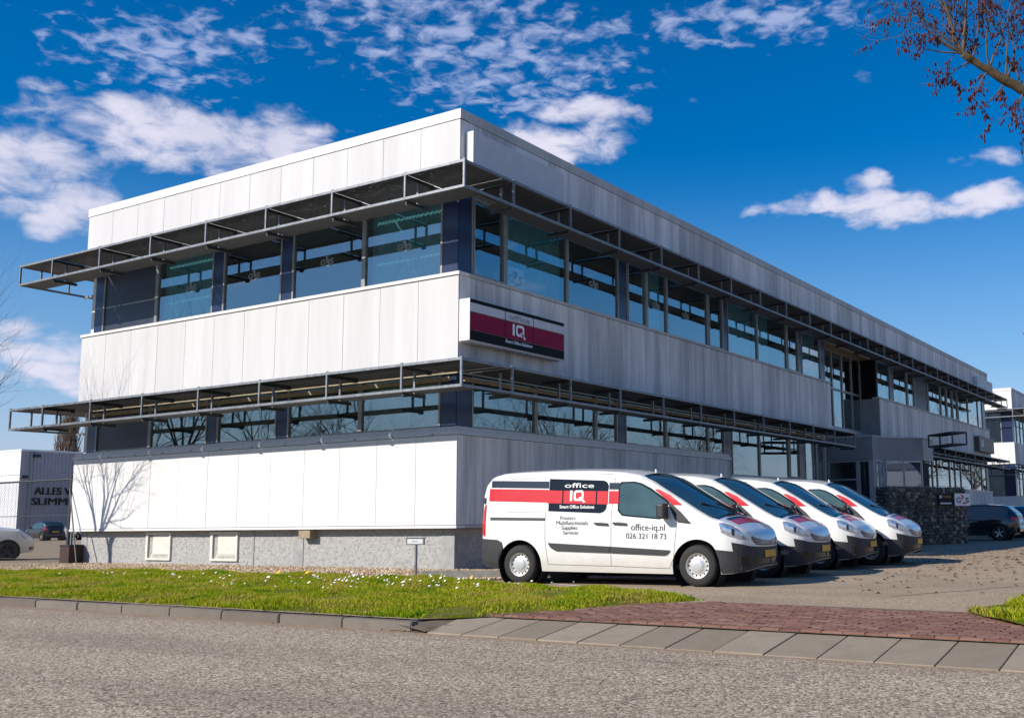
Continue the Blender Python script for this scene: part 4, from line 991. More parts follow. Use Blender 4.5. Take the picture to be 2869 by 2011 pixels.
# ================================================================== vehicles
def interp(P, x): return float(np.interp(x, [q[0] for q in P], [q[1] for q in P]))
class Shell:
    """car body as a lofted shell; front = +x, wheels' centre line at y = 0"""
    def __init__(s, top, wid, zb, arches, belt, tumble, rtop, crown):
        s.top, s.wid, s.zb, s.ar, s.belt, s.tb, s.rt, s.cr = top, wid, zb, arches, belt, tumble, rtop, crown
    def W(s, x): return interp(s.wid, x)
    def bottom(s, x):
        z = interp(s.zb, x)
        for xc, zc, r in s.ar:
            if abs(x - xc) < r: z = max(z, zc + math.sqrt(r*r - (x - xc)**2))
        return z
    def section(s, x, n=30):
        zt = interp(s.top, x); w = s.W(x); zb0 = interp(s.zb, x); r = interp(s.rt, x); cr = interp(s.cr, x)
        zs = zt - cr - r                                    # where the shoulder arc starts
        zbelt = min(s.belt, zs - .02); pts = []
        pts.append((w*.955, zb0)); pts.append((w*.985, zb0 + .12)); pts.append((w, min(zb0 + .33, zbelt - .05)))
        pts.append((w, zbelt)); ys = w - s.tb * max(0, zs - zbelt); ys = max(ys, w*.6)
        for k in range(1, 5): t = k/4; pts.append((w + (ys - w)*t, zbelt + (zs - zbelt)*t))
        ra = min(r*1.15, ys*.8)
        for k in range(1, 7):
            t = k/6*math.pi/2; pts.append((ys - ra*(1 - math.cos(t)), zs + r*math.sin(t)))
        ye = ys - ra
        for k in range(1, 9):
            t = k/8; pts.append((ye*(1 - t), zt - cr*(1 - t)**2*1.0))
        return pts
    def side_y(s, x, z):
        P = s.section(x); Z = [q[1] for q in P[:14]]; Y = [q[0] for q in P[:14]]
        return float(np.interp(z, Z, Y))
    def top_z(s, x, y):
        P = s.section(x)[7:]; Y = [q[0] for q in P][::-1]; Z = [q[1] for q in P][::-1]
        return float(np.interp(abs(y), Y, Z))
    def body(s, xs, mat, par, name='body'):
        b = MB(); rows = []
        for x in xs:
            P = s.section(x); zb = s.bottom(x); z0 = interp(s.zb, x)
            if zb > z0 + 1e-4:
                Z = [q[1] for q in P]; out = []
                for k, (y, z) in enumerate(P):
                    if z < zb and k < 13: zz = zb + (k * .002); out.append((float(np.interp(min(zz, Z[13]), Z[:14], [q[0] for q in P[:14]])), zz))
                    else: out.append((y, max(z, zb + k*.002)))
                P = out
            full = [(x, -y, z) for y, z in P] + [(x, y, z) for y, z in reversed(P[:-1])]
            rows.append(full)
        n = len(rows[0])
        b.add([v for r_ in rows for v in r_], [(i*n + k, (i+1)*n + k, (i+1)*n + k + 1, i*n + k + 1) for i in range(len(rows)-1) for k in range(n-1)])
        for i in (0, len(rows)-1):
            f = [i*n + k for k in range(n)]; b.f.append(tuple(reversed(f)) if i else tuple(f))
        o = b.build(name, mat, par, smooth=True, fixn=True)
        return o
    def side(s, name, mat, par, up_, lo, off=.006, nx=24, nz=6, sides=(-1, 1), smooth=True, rim=0.):
        """patch laid on the flank between an upper and a lower outline in (x, z)"""
        res = []
        for sg in sides:
            b = MB(); x0, x1 = max(up_[0][0], lo[0][0]), min(up_[-1][0], lo[-1][0]); G = []
            xs = sorted(set([round(x0 + (x1 - x0)*k/nx, 4) for k in range(nx+1)] + [q[0] for q in up_ + lo if x0 <= q[0] <= x1]))
            for x in xs:
                a, c_ = interp(lo, x), interp(up_, x)
                if c_ < a + .001: c_ = a + .001
                for k in range(nz+1):
                    z = a + (c_ - a)*k/nz; y_ = s.side_y(x, z); e_ = .004; sl = (s.side_y(x + e_, z) - s.side_y(x - e_, z))/(2*e_); m_ = math.sqrt(1 + sl*sl); G.append((x - off*sl/m_, sg*(y_ + off/m_), z))
            m = nz + 1
            F = [(i*m + k, (i+1)*m + k, (i+1)*m + k + 1, i*m + k + 1) for i in range(len(xs)-1) for k in range(nz)]
            if sg > 0: F = [tuple(reversed(f)) for f in F]
            b.add(G, F)
            if rim:
                # turn the border down onto the body so the piece has thickness
                bd = [i*m for i in range(len(xs))] + [(len(xs)-1)*m + k for k in range(1, m)] + [i*m + nz for i in reversed(range(len(xs)-1))] + [k for k in reversed(range(1, nz))]
                o = len(b.v); b.v += [(b.v[i][0], b.v[i][1] - sg*rim, b.v[i][2]) for i in bd]; L = len(bd)
                b.f += [(bd[k], bd[(k+1) % L], o + (k+1) % L, o + k) for k in range(L)]
            res.append(b.build(name, mat, par, smooth=smooth and not rim))
        return res
    def topp(s, name, mat, par, x0, x1, yf0, yf1, off=.006, nx=16, ny=16, ycap=None):
        """patch on the upper surface; yf0, yf1: left / right limit as functions of x"""
        b = MB(); G = []
        for i in range(nx+1):
            x = x0 + (x1 - x0)*i/nx
            for k in range(ny+1):
                y = yf0(x) + (yf1(x) - yf0(x))*k/ny; G.append((x, y, s.top_z(x, y) + off))
        m = ny + 1; b.add(G, [(i*m + k, (i+1)*m + k, (i+1)*m + k + 1, i*m + k + 1) for i in range(nx) for k in range(ny)])
        return b.build(name, mat, par, smooth=True)
    def text(s, name, txt, mat, par, x, z, fit, off=.01, sg=-1, slope=0., **kw):
        v, f = text_geo(txt, .2, **kw); xs = [q[0] for q in v]; ys = [q[1] for q in v]
        sx = fit[0]/(max(xs) - min(xs)); sy = fit[1]/(max(ys) - min(ys)) if fit[1] else sx; b = MB(); y0 = min(ys) if fit[1] else 0
        out = []
        for q in v:
            X = x + (q[0] - min(xs))*sx; Z = z + (q[1] - y0)*sy + slope*(X - x); out.append((X, sg*(s.side_y(X, Z) + off), Z))
        b.add(out, f); return b.build(name, mat, par)
def wheel(par, x, y, r, w, sg, rim='steel'):
    """tyre, rim and hub cap; sg = outer side"""
    b = MB(); t = w/2
    prof = [(r*.60, -t), (r*.70, -t*1.02), (r*.88, -t), (r*.965, -t*.82), (r, -t*.5), (r, t*.5), (r*.965, t*.82), (r*.88, t), (r*.70, t*1.02), (r*.60, t), (r*.60, -t)]
    b.lathe(prof, 36); W_ = b.build('wheel', 'rubber', par, smooth=True, fixn=True); W_.location = (x, y, r)
    d = MB(); o = sg*t
    if rim == 'steel':
        d.lathe([(r*.625, o*.96), (r*.60, o*1.0), (r*.565, o*.82), (r*.52, o*.60), (r*.44, o*.60), (r*.34, o*.74), (r*.24, o*.80), (.001, o*.80)], 36)
        d.build('rim', 'steel_rim', W_, smooth=True)
        h = MB()
        for k in range(14):
            a = 2*math.pi*k/14; c_ = (r*.475*math.cos(a), o*.615, r*.475*math.sin(a)); n = 8; rr = r*.045
            h.add([(c_[0] + rr*math.cos(2*math.pi*j/n), c_[1], c_[2] + rr*math.sin(2*math.pi*j/n)) for j in range(n)], [tuple(range(n))])
        stuff(h.build('rim_holes', 'gloss_black', W_))
        h = MB(); h.lathe([(r*.33, o*.745), (r*.30, o*.84), (r*.2, o*.90), (r*.1, o*.92), (.001, o*.92)], 10); h.build('hub_cap', 'hubcap', W_, smooth=True)
    else:
        d.lathe([(r*.68, o*.96), (r*.655, o*1.0), (r*.62, o*.8), (r*.60, o*.4), (.001, o*.35)], 32); d.build('rim', 'gloss_black', W_, smooth=True)
        sp = MB(); sp.lathe([(r*.70, o*.955), (r*.68, o*1.02), (r*.63, o*.95)], 32)
        for k in range(5):
            a = 2*math.pi*k/5 + .3; u = Vector((math.cos(a), 0, math.sin(a))); v = Vector((-u.z, 0, u.x)); yv = Vector((0, o, 0))
            sp.add([u*(r*.1) + v*(r*.10) + yv*.86, u*(r*.1) - v*(r*.10) + yv*.86, u*(r*.66) - v*(r*.075) + yv*.95, u*(r*.66) + v*(r*.075) + yv*.95,
                    u*(r*.1) + v*(r*.10) + yv*.5, u*(r*.1) - v*(r*.10) + yv*.5, u*(r*.66) - v*(r*.075) + yv*.5, u*(r*.66) + v*(r*.075) + yv*.5], [(0,1,2,3),(0,3,7,4),(1,5,6,2),(2,6,7,3)])
        sp.lathe([(r*.17, o*.8), (r*.15, o*.92), (.001, o*.94)], 12)
        sp.build('spokes', rim, W_)
    return W_
def stations(x0, x1, n, arches, extra=()):
    xs = set(round(x0 + (x1 - x0)*k/n, 4) for k in range(n+1)) | set(extra)
    for xc, zc, r in arches:
        xs = set(x for x in xs if abs(x - xc) > r + .004)
        for k in range(25): xs.add(round(xc - r*math.cos(math.pi*k/24)*.9995, 4))
        xs.add(round(xc - r - .003, 4)); xs.add(round(xc + r + .003, 4))
    return sorted(xs)
def wells(par, arches, w, depth=.30):
    for xc, zc, r in arches:
        for sg in (-1, 1):
            b = MB(); b.lathe([(r*1.0, sg*(w - .015)), (r*1.0, sg*(w - depth)), (.001, sg*(w - depth))], 28, (xc, 0, zc)); b.build('wheel_well', 'print_dark', par)
def se_nose(x0, xn, w, w0, n=10, p=2.5):
    return [(x0 + (xn - x0)*t, max(.04, w0*0 + w*(1 - t**p)**(1/p))) for t in [math.sin(math.pi/2*k/n) for k in range(n+1)]]

# ------------------------------------------------------------------ delivery van
def make_van():
    van = thing('delivery_van', '', 'van')
    AR = [(0, .31, .425), (3.26, .31, .425)]
    nose = se_nose(3.5, 4.36, .945, 0, 12, 2.7)
    S = Shell(top=[(-.80, 1.62), (-.74, 1.76), (-.62, 1.875), (-.4, 1.925), (0, 1.94), (.8, 1.945), (1.4, 1.93), (1.9, 1.895), (2.25, 1.835), (2.5, 1.75), (3.0, 1.45), (3.5, 1.145), (3.75, 1.07), (4.0, .98), (4.2, .88), (4.30, .80), (4.345, .72), (4.36, .66)],
              wid=[(-.80, .86), (-.74, .90), (-.6, .935), (-.3, .945)] + nose,
              zb=[(-.8, .32), (-.6, .26), (0, .22), (3.2, .19), (3.9, .20), (4.2, .24), (4.36, .30)], arches=AR, belt=1.02, tumble=.115,
              rtop=[(-.8, .10), (1.9, .11), (2.4, .10), (3.0, .07), (3.5, .07), (4.0, .08), (4.36, .08)], crown=[(-.8, .05), (2.2, .055), (2.6, .09), (3.3, .09), (3.7, .06), (4.2, .03), (4.36, .01)])
    xs = stations(-.80, 4.36, 60, AR, extra=[q[0] for q in nose] + [-.77, -.74, -.68])
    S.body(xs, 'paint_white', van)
    wells(van, AR, .93)
    b = MB(); b.box(-.7, 4.1, -.8, .8, .26, .34); b.build('floor_pan', 'print_dark', van)
    # interior seen through the glass
    b = MB(); b.box(1.55, 1.62, -.80, .80, .4, 1.72); b.build('bulkhead', 'print_dark', van)
    for yy in (-.42, .42):
        b = MB(); b.box(1.75, 2.25, yy - .25, yy + .25, .5, .75); b.box(1.72, 1.9, yy - .24, yy + .24, .75, 1.32); b.box(1.74, 1.86, yy - .13, yy + .13, 1.33, 1.52); b.build('seat', 'grey_fascia', van, bevel=.03)
    b = MB(); b.box(2.75, 3.45, -.8, .8, .8, 1.05); b.build('dashboard', 'black_plastic', van)
    # liveries: navy, white and red bands
    def zl(a, b_, x): return a + (b_ - a)*(x + .63)/2.5
    def bandp(name, mat, x0, x1, t0, t1, l0, l1, off): S.side(name, mat, van, [(x0, zl(t0, t1, x0)), (x1, zl(t0, t1, x1))], [(x0, zl(l0, l1, x0)), (x1, zl(l0, l1, x1))], off, 20, 4)
    bandp('navy_stripe', 'stripe_navy', -.62, .55, 1.755, 1.665, 1.635, 1.545, .003)
    bandp('red_stripe', 'stripe_red', -.66, .55, 1.615, 1.525, 1.40, 1.305, .003)
    bandp('navy_stripe', 'stripe_navy', 1.70, 1.89, 1.735, 1.655, 1.625, 1.545, .003)
    bandp('red_stripe', 'stripe_red', 1.70, 1.88, 1.60, 1.52, 1.40, 1.31, .003)
    # black glazed panel of the sliding door with printed bands
    S.side('door_window', 'gloss_black', van, [(.56, 1.755), (1.60, 1.70), (1.66, 1.67), (1.69, 1.61)], [(.52, 1.215), (.56, 1.213), (1.55, 1.165), (1.62, 1.19), (1.66, 1.24), (1.69, 1.61)], .005, 24, 6)
    bandp('red_stripe', 'stripe_red', .535, .82, 1.60, 1.515, 1.385, 1.30, .009)
    bandp('red_stripe', 'stripe_red', .845, 1.46, 1.60, 1.515, 1.385, 1.30, .009)
    bandp('red_stripe', 'stripe_red', 1.485, 1.68, 1.60, 1.515, 1.385, 1.30, .009)
    S.text('lettering', 'office', 'sign_white', van, .86, 1.60, (.56, .078), .012, offset=.001, slope=-.03)
    S.text('lettering', 'Smart Office Solutions', 'sign_white', van, .78, 1.255, (.66, .058), .012, offset=.004, slope=-.02)
    lg = MB(); q_shape(lg, 0, 0, .30, .20, lambda u, v: (.97 + u, -(S.side_y(.97 + u, 1.35 + v) + .013), 1.35 + v)); lg.build('logo', 'sign_white', van)
    for k, (tx, x, z, w) in enumerate((('Printers', .80, 1.065, .29), ('Multifunctionals', .73, .985, .60), ('Supplies', .83, .905, .30), ('Services', .86, .825, .29))):
        S.text('lettering', tx, 'print_dark', van, x, z, (w, None), .006, offset=.0, slope=-.012)
    S.text('lettering', 'office-iq.nl', 'print_dark', van, 2.12, .885, (.60, None), .006, offset=.0, slope=-.02)
    S.text('lettering', '026 321 18 73', 'print_dark', van, 2.03, .755, (.71, None), .006, offset=.0, slope=-.02)
    # glass
    S.side('side_window', 'car_glass', van, [(1.90, 1.60), (1.94, 1.645), (2.14, 1.645), (2.28, 1.61), (2.44, 1.53), (2.76, 1.315)], [(1.90, 1.22), (1.96, 1.145), (2.05, 1.13), (2.62, 1.075), (2.68, 1.17), (2.76, 1.313)], .006, 24, 6)
    S.side('window_seal', 'gloss_black', van, [(1.87, 1.62), (1.92, 1.67), (2.16, 1.67), (2.30, 1.635), (2.46, 1.555), (2.80, 1.33)], [(1.87, 1.2), (1.95, 1.118), (2.05, 1.105), (2.64, 1.05), (2.72, 1.16), (2.80, 1.328)], .002, 24, 6)
    wl = lambda x: -(S.section(x)[9][0] - .045); wr = lambda x: S.section(x)[9][0] - .045
    S.topp('windscreen', 'screen_glass', van, 2.36, 3.56, wl, wr, .007, 20, 20)
    S.topp('screen_border', 'gloss_black', van, 2.28, 3.64, lambda x: wl(x) - .03, lambda x: wr(x) + .03, .0035, 20, 20)
    for y0, y1, x0 in ((-.62, .15, 3.50), (-.05, .62, 3.55)):
        b = MB(); b.tube([(x0 + .02, y1, S.top_z(x0 + .02, y1) + .02), (x0 - .30, y0, S.top_z(x0 - .30, y0) + .03)], .012, 5); b.build('wiper', 'black_plastic', van)
    # pillar trim and red wedge on the A-pillar
    S.side('pillar_stripe', 'stripe_red', van, [(2.53, 1.53), (2.60, 1.535), (2.80, 1.44), (3.02, 1.275)], [(2.53, 1.525), (2.86, 1.275), (3.02, 1.27)], .006, 14, 4)
    S.side('pillar_trim', 'grey_plastic', van, [(2.78, 1.325), (2.83, 1.30), (3.0, 1.16), (3.17, .985)], [(2.78, 1.28), (2.90, 1.04), (2.95, 1.0), (3.17, .975)], .007, 14, 5)
    # mouldings, sill, handles, rail, seams
    S.side('side_moulding', 'grey_plastic', van, [(.57, .685), (1.73, .625)], [(.57, .68), (.63, .60), (.72, .555), (1.73, .525)], .022, 14, 3, rim=.022)
    S.side('side_moulding', 'grey_plastic', van, [(1.75, .624), (2.80, .565)], [(1.75, .524), (2.70, .487), (2.76, .51), (2.80, .555)], .022, 14, 3, rim=.022)
    S.side('slide_rail', 'black_plastic', van, [(-.60, 1.125), (.50, 1.10)], [(-.60, 1.075), (.50, 1.055)], .008, 14, 2, rim=.01)
    for x in (1.46, 1.80):
        b = S.side('handle_recess', 'sign_pale', van, [(x + .06, 1.02), (x + .12, 1.045), (x + .18, 1.02)], [(x + .06, .97), (x + .12, .945), (x + .18, .97)], .003, 8, 3)
        S.side('door_handle', 'black_plastic', van, [(x, 1.015), (x + .24, 1.0)], [(x, .985), (x + .24, .97)], .035, 6, 2, rim=.03)
    def seam(P, w=.007):
        for sg in (-1, 1):
            b = MB()
            for (x0, z0), (x1, z1) in zip(P[:-1], P[1:]):
                n = max(1, int(math.hypot(x1 - x0, z1 - z0)/.06))
                for k in range(n):
                    A = (x0 + (x1 - x0)*k/n, z0 + (z1 - z0)*k/n); B = (x0 + (x1 - x0)*(k+1)/n, z0 + (z1 - z0)*(k+1)/n)
                    d = Vector((B[0] - A[0], B[1] - A[1])).normalized(); m = Vector((-d.y, d.x))*(w/2)
                    q4 = [(A[0] - m.x, A[1] - m.y), (B[0] - m.x, B[1] - m.y), (B[0] + m.x, B[1] + m.y), (A[0] + m.x, A[1] + m.y)]
                    b.add([(x, sg*(S.side_y(x, z) + .0025), z) for x, z in q4], [(0, 1, 2, 3)])
            b.build('door_seam', 'sign_brown', van)
    seam([(.58, 1.84), (.56, 1.76)]); seam([(.51, 1.2), (.505, .75), (.56, .33)]); seam([(.58, 1.84), (1.75, 1.80), (1.81, 1.76), (1.76, 1.2), (1.745, .32)]); seam([(.56, .33), (1.745, .31), (2.78, .28)])
    seam([(2.78, .28), (2.86, .45), (2.90, .8), (2.93, 1.0)]); seam([(-.42, 1.70), (-.44, 1.4), (-.40, 1.27), (-.25, 1.21), (.50, 1.19)], .005); seam([(-.42, 1.70), (-.36, 1.775), (.55, 1.76)], .005)
    # lights
    S.side('headlight', 'lamp_clear', van, [(3.69, .985), (3.78, .985), (3.93, .945), (4.06, .875), (4.21, .735)], [(3.69, .97), (3.735, .835), (3.86, .79), (4.05, .745), (4.21, .715)], .010, 16, 6, rim=.012)
    S.side('lamp_reflector', 'lamp_inner', van, [(3.76, .94), (3.84, .95), (3.93, .90)], [(3.76, .87), (3.84, .83), (3.93, .82)], .014, 8, 4)
    S.side('lamp_dark_strip', 'gloss_black', van, [(3.945, .90), (3.985, .88)], [(3.945, .80), (3.985, .78)], .014, 4, 4)  # narrow black strip laid on the headlight
    S.side('tail_light', 'lamp_red', van, [(-.795, 1.20), (-.745, 1.34), (-.70, 1.34)], [(-.795, .85), (-.745, .80), (-.71, .80)], .008, 6, 8, rim=.012)
    S.side('hinge', 'black_plastic', van, [(-.775, 1.46), (-.73, 1.46)], [(-.775, 1.36), (-.73, 1.36)], .02, 2, 2, rim=.02)
    # bumpers
    S.side('rear_bumper', 'grey_plastic', van, [(-.80, .76), (-.45, .74), (-.36, .70), (-.335, .62)], [(-.80, .36), (-.70, .28), (-.43, .25), (-.40, .50), (-.335, .575)], .02, 14, 5, rim=.03)
    b = MB(); b.box(-.86, -.79, -.80, .80, .34, .74); b.build('rear_bumper', 'grey_plastic', van, bevel=.02)
    S.side('wheel_arch_trim', 'grey_plastic', van, [(3.60, .575), (4.03, .54)], [(3.60, .555), (3.66, .44), (3.70, .21), (4.03, .215)], .012, 10, 5, rim=.015)
    S.side('front_bumper', 'grey_plastic', van, [(3.93, .685), (4.10, .655), (4.22, .62), (4.36, .60)], [(3.93, .675), (3.97, .45), (4.02, .21), (4.2, .25), (4.36, .31)], .016, 22, 6, rim=.02)
    S.side('fog_lamp', 'gloss_black', van, [(4.09, .46), (4.17, .47), (4.21, .45)], [(4.09, .32), (4.17, .31), (4.21, .34)], .021, 6, 4)
    S.side('grille', 'gloss_black', van, [(4.245, .775), (4.36, .70)], [(4.245, .73), (4.29, .645), (4.36, .62)], .014, 10, 4)
    for k in range(3):
        S.side('grille_bar', 'aluminium_grey', van, [(4.25 + k*.01, .755 - k*.04), (4.36, .69 - k*.02)], [(4.25 + k*.01, .747 - k*.04), (4.36, .682 - k*.02)], .020, 10, 1)
    S.side('lower_grille', 'gloss_black', van, [(4.27, .44), (4.36, .42)], [(4.27, .33), (4.36, .35)], .021, 8, 3)
    b = MB(); b.box(4.372, 4.384, -.26, .26, .44, .55); P_ = b.build('number_plate', 'plate_yellow', van)
    v, f = text_geo('39-VKX-6', .1, offset=.002); b = MB(); xs_ = [q[0] for q in v]; sx = .44/(max(xs_) - min(xs_)); b.add([(4.386, -.22 + q[0]*sx, .467 + q[1]*sx*.95) for q in v], f); b.build('plate_text', 'print_dark', P_)
    # bonnet marks: navy and red bands over the leading edge
    S.topp('bonnet_red', 'stripe_red', van, 3.80, 3.98, lambda x: -.66, lambda x: .66, .004, 8, 16)
    S.topp('bonnet_navy', 'stripe_navy', van, 3.70, 3.79, lambda x: -.68, lambda x: .68, .004, 6, 16)
    for y0 in (-.5, .2): S.topp('bonnet_vent', 'black_plastic', van, 3.60, 3.66, lambda x: y0, lambda x: y0 + .30, .004, 3, 6)
    # mirrors, aerial, wheels
    for sg in (-1, 1):
        b = MB(); yy = sg*(S.side_y(2.72, 1.1) + .02)
        b.box(2.66, 2.80, min(yy, yy + sg*.20), max(yy, yy + sg*.20), 1.06, 1.30); M_ = b.build('mirror', 'black_plastic', van, bevel=.035)
        b = MB(); b.bar((2.76, yy - sg*.06, 1.07), (2.74, yy + sg*.06, 1.09), .05, .04); b.build('mirror_arm', 'black_plastic', M_)
        b = MB(); y1 = yy + sg*.02; y2 = yy + sg*.18; b.add([(2.659, y1, 1.09), (2.659, y2, 1.09), (2.659, y2, 1.27), (2.659, y1, 1.27)], [(0, 1, 2, 3)]); b.build('mirror_glass', 'alloy', M_)
    b = MB(); b.tube([(2.16, 0, 1.84), (2.14, 0, 1.90)], [.03, .012], 8); b.build('aerial_base', 'sign_pale', van, smooth=True)
    for x in (0, 3.26):
        for sg in (-1, 1): wheel(van, x, sg*.83, .325, .215, sg)
    # short overhang: the front end is drawn long and drawn in here
    for o in van.children:
        if o.data and o.location.length < 1e-6:
            for v in o.data.vertices:
                if v.co.x > 3.5: v.co.x = 3.5 + (v.co.x - 3.5)*.74
    return van
van0 = make_van()
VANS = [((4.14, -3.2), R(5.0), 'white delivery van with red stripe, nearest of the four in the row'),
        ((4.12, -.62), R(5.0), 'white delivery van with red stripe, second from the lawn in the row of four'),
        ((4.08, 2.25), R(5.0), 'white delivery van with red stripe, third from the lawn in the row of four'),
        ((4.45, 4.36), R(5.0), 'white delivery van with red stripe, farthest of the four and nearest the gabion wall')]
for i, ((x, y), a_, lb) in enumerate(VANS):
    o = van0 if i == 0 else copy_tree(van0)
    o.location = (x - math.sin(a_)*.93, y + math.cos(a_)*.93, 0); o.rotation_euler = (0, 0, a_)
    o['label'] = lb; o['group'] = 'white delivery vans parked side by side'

# ------------------------------------------------------------------ passenger cars
def make_car(name, label, paint, L=4.2, Wd=.87, H=1.48, wb=2.58, rear='hatch', plate=True, wheel_mat='alloy', fo=.86):
    car = thing(name, label, 'car')
    rw = .31; ro = L - wb - fo; xr = -ro; xn = wb + fo
    AR = [(0, rw, .36), (wb, rw, .36)]
    nose = se_nose(wb + .15, xn, Wd, 0, 10, 2.6)
    tail = [(xr, Wd*.55), (xr + .05, Wd*.78), (xr + .16, Wd*.92), (xr + .4, Wd*.99)]
    cowl = wb - .35; k = H/1.48
    top = [(xr, .78*k), (xr + .04, .98*k), (xr + .12, 1.10*k), (xr + .42, 1.38*k), (xr + .62, 1.435*k), (.55, H), (1.2, H - .02), (1.55, H - .09), (cowl, .99*k), (wb + .3, .90*k), (xn - .25, .78*k), (xn - .08, .68*k), (xn, .58*k)]
    S = Shell(top=top, wid=tail + [(xr + .6, Wd)] + nose, zb=[(xr, .36), (xr + .3, .22), (wb, .18), (xn, .26)], arches=AR, belt=.84*k, tumble=.34, rtop=[(xr, .05), (0, .09), (1.4, .08), (cowl, .05), (xn, .05)], crown=[(xr, .02), (.5, .05), (1.5, .06), (cowl, .06), (xn, .02)])
    S.body(stations(xr, xn, 46, AR, extra=[q[0] for q in nose] + [q[0] for q in tail] + [xr + .02]), paint, car); wells(car, AR, Wd - .01)
    b = MB(); b.box(xr + .2, xn - .3, -.7, .7, .22, .3); b.build('floor_pan', 'print_dark', car)
    zt = lambda x: interp(top, x) - .16
    S.side('side_window', 'car_glass', car, [(.10, zt(.4)*.985), (.35, zt(.4)), (.88, zt(.88))], [(.10, .90*k), (.88, .90*k)], .004, 12, 4)
    S.side('side_window', 'car_glass', car, [(.94, zt(.94)), (1.35, zt(1.35)), (1.62, zt(1.62) - .02), (1.98, .945*k)], [(.94, .90*k), (1.98, .895*k)], .004, 14, 4)
    S.side('side_window', 'car_glass', car, [(-.36, 1.12*k), (-.15, 1.22*k), (.04, zt(.1)*.975)], [(-.36, .98*k), (.04, .91*k)], .004, 8, 3)
    wl = lambda x: -(S.section(x)[9][0] - .06); wr = lambda x: S.section(x)[9][0] - .06
    S.topp('windscreen', 'screen_glass', car, 1.52, cowl - .04, wl, wr, .005, 12, 12); S.topp('rear_window', 'screen_glass', car, xr + .13, xr + .40, wl, wr, .005, 8, 12)
    S.side('headlight', 'lamp_clear', car, [(wb + .36, .78*k), (xn - .22, .70*k)], [(wb + .36, .70*k), (xn - .22, .60*k)], .006, 8, 4)
    S.side('tail_light', 'lamp_red', car, [(xr + .03, .92*k), (xr + .30, .96*k)], [(xr + .03, .78*k), (xr + .30, .84*k)], .006, 8, 4)
    S.side('front_grille', 'gloss_black', car, [(xn - .12, .42), (xn, .42)], [(xn - .12, .32), (xn, .32)], .006, 6, 2)
    S.side('door_handle', paint, car, [(.62, .80*k), (.80, .80*k)], [(.62, .77*k), (.80, .77*k)], .03, 3, 2, rim=.03)
    S.side('sill_trim', 'black_plastic', car, [(.38, .30), (wb - .38, .28)], [(.38, .235), (wb - .38, .20)], .008, 8, 2)
    for sg in (-1, 1):
        yy = sg*(S.side_y(1.72, .92*k) + .01); b = MB(); b.box(1.68, 1.80, min(yy, yy + sg*.19), max(yy, yy + sg*.19), .90*k, 1.03*k); b.build('mirror', paint, car, bevel=.03)
    if plate:
        b = MB(); b.box(xr - .025, xr - .01, -.26, .26, .60, .71); b.build('number_plate', 'plate_yellow', car)
        b = MB(); b.box(xr - .03, xr + .02, -.72, .72, .34, .50); b.build('rear_bumper', paint, car, bevel=.02)
    for x in (0, wb):
        for sg in (-1, 1): wheel(car, x, sg*(Wd - .10), rw, .20, sg, wheel_mat)
    return car
c1 = make_car('parked_car', 'dark grey hatchback parked behind the gabion wall, tail to the right', 'paint_dark', 4.2, .88, 1.48, 2.58)
c1.location = (6.0, 26.8, 0); c1.rotation_euler = (0, 0, R(182))
c2 = make_car('parked_car', 'dark blue car at the right edge, partly hidden behind the dark hatchback', 'paint_navy', 4.3, .88, 1.44, 2.62, plate=False)
c2.location = (4.9, 33.4, 0); c2.rotation_euler = (0, 0, R(-58))
c3 = make_car('parked_car', 'white car nosing in from the left edge behind the wire fence', 'paint_white', 4.0, .87, 1.62, 2.55, plate=False, wheel_mat='gloss_black', fo=.72)
c3.location = (-21.45, -.78, 0); c3.rotation_euler = (0, 0, R(60))
c4 = make_car('parked_car', 'small black hatchback with yellow number plate in the far yard', 'paint_dark', 3.6, .82, 1.50, 2.3)
c4.location = (-63.6, 28.1, 0); c4.rotation_euler = (0, 0, R(174))
c5 = make_car('parked_car', 'silver car mostly hidden by the office corner in the far yard', 'paint_silver', 4.2, .87, 1.5, 2.58)
c5.location = (-63.6, 31.0, 0); c5.rotation_euler = (0, 0, R(174))
# ================================================================== wire fence and bin at the far left corner
FE = thing('wire_fence', 'chain-link fence with steel posts beside the left end of the office block', 'fence', (-14.62, .12, 0))
q = MB(); q.tube([(0, 0, -.1), (0, 0, 2.55)], .06, 10); q.build('post', 'galvanised_dark', FE)
q = MB(); q.box(-4.22, -4.06, -.07, .07, -.1, 2.72); q.build('post', 'galvanised_dark', FE)
q = MB(); q.tube([(.13, .0, -.1), (.13, .0, 2.5)], .035, 8); q.build('post', 'galvanised', FE)
q = MB(); q.tube([(.16, -.16, 2.15), (1.15, -.42, .02)], .022, 6); q.build('stay', 'galvanised_dark', FE)
q = MB(); q.tube([(-4.2, 0, 2.42), (.12, 0, 2.42)], .028, 8); q.build('top_rail', 'galvanised_dark', FE)
q = MB(); q.tube([(-4.2, 0, 1.38), (0, 0, 1.38)], .012, 6); q.tube([(-4.2, 0, 2.64), (0, 0, 2.62)], .007, 5); q.tube([(-4.2, 0, .12), (0, 0, .12)], .008, 5); q.build('tension_wire', 'galvanised_dark', FE)
for z in (.5, 1.0, 1.45, 1.95, 2.3):
    q = MB(); q.bar((-.09, -.03, z), (.09, -.03, z), .03, .025); q.build('clip', 'rubber', FE)
q = MB(); w, h, s_ = 4.15, 2.36, .10
k = -h
while k < w:
    for sg in (1, -1):
        t0 = max(0, -k); t1 = min(h, w - k)
        if t1 > t0:
            A = (-4.18 + k + t0, .0, .05 + (t0 if sg > 0 else h - t0)); B = (-4.18 + k + t1, .004*sg, .05 + (t1 if sg > 0 else h - t1)); q.tube([A, B], .003, 3, cap=False)
    k += s_
q.build('wire_mesh', 'galvanised_dark', FE)
BN = thing('crate', 'dark brown box standing between the fence post and the plinth', 'box', (-14.46, -.22, 0))
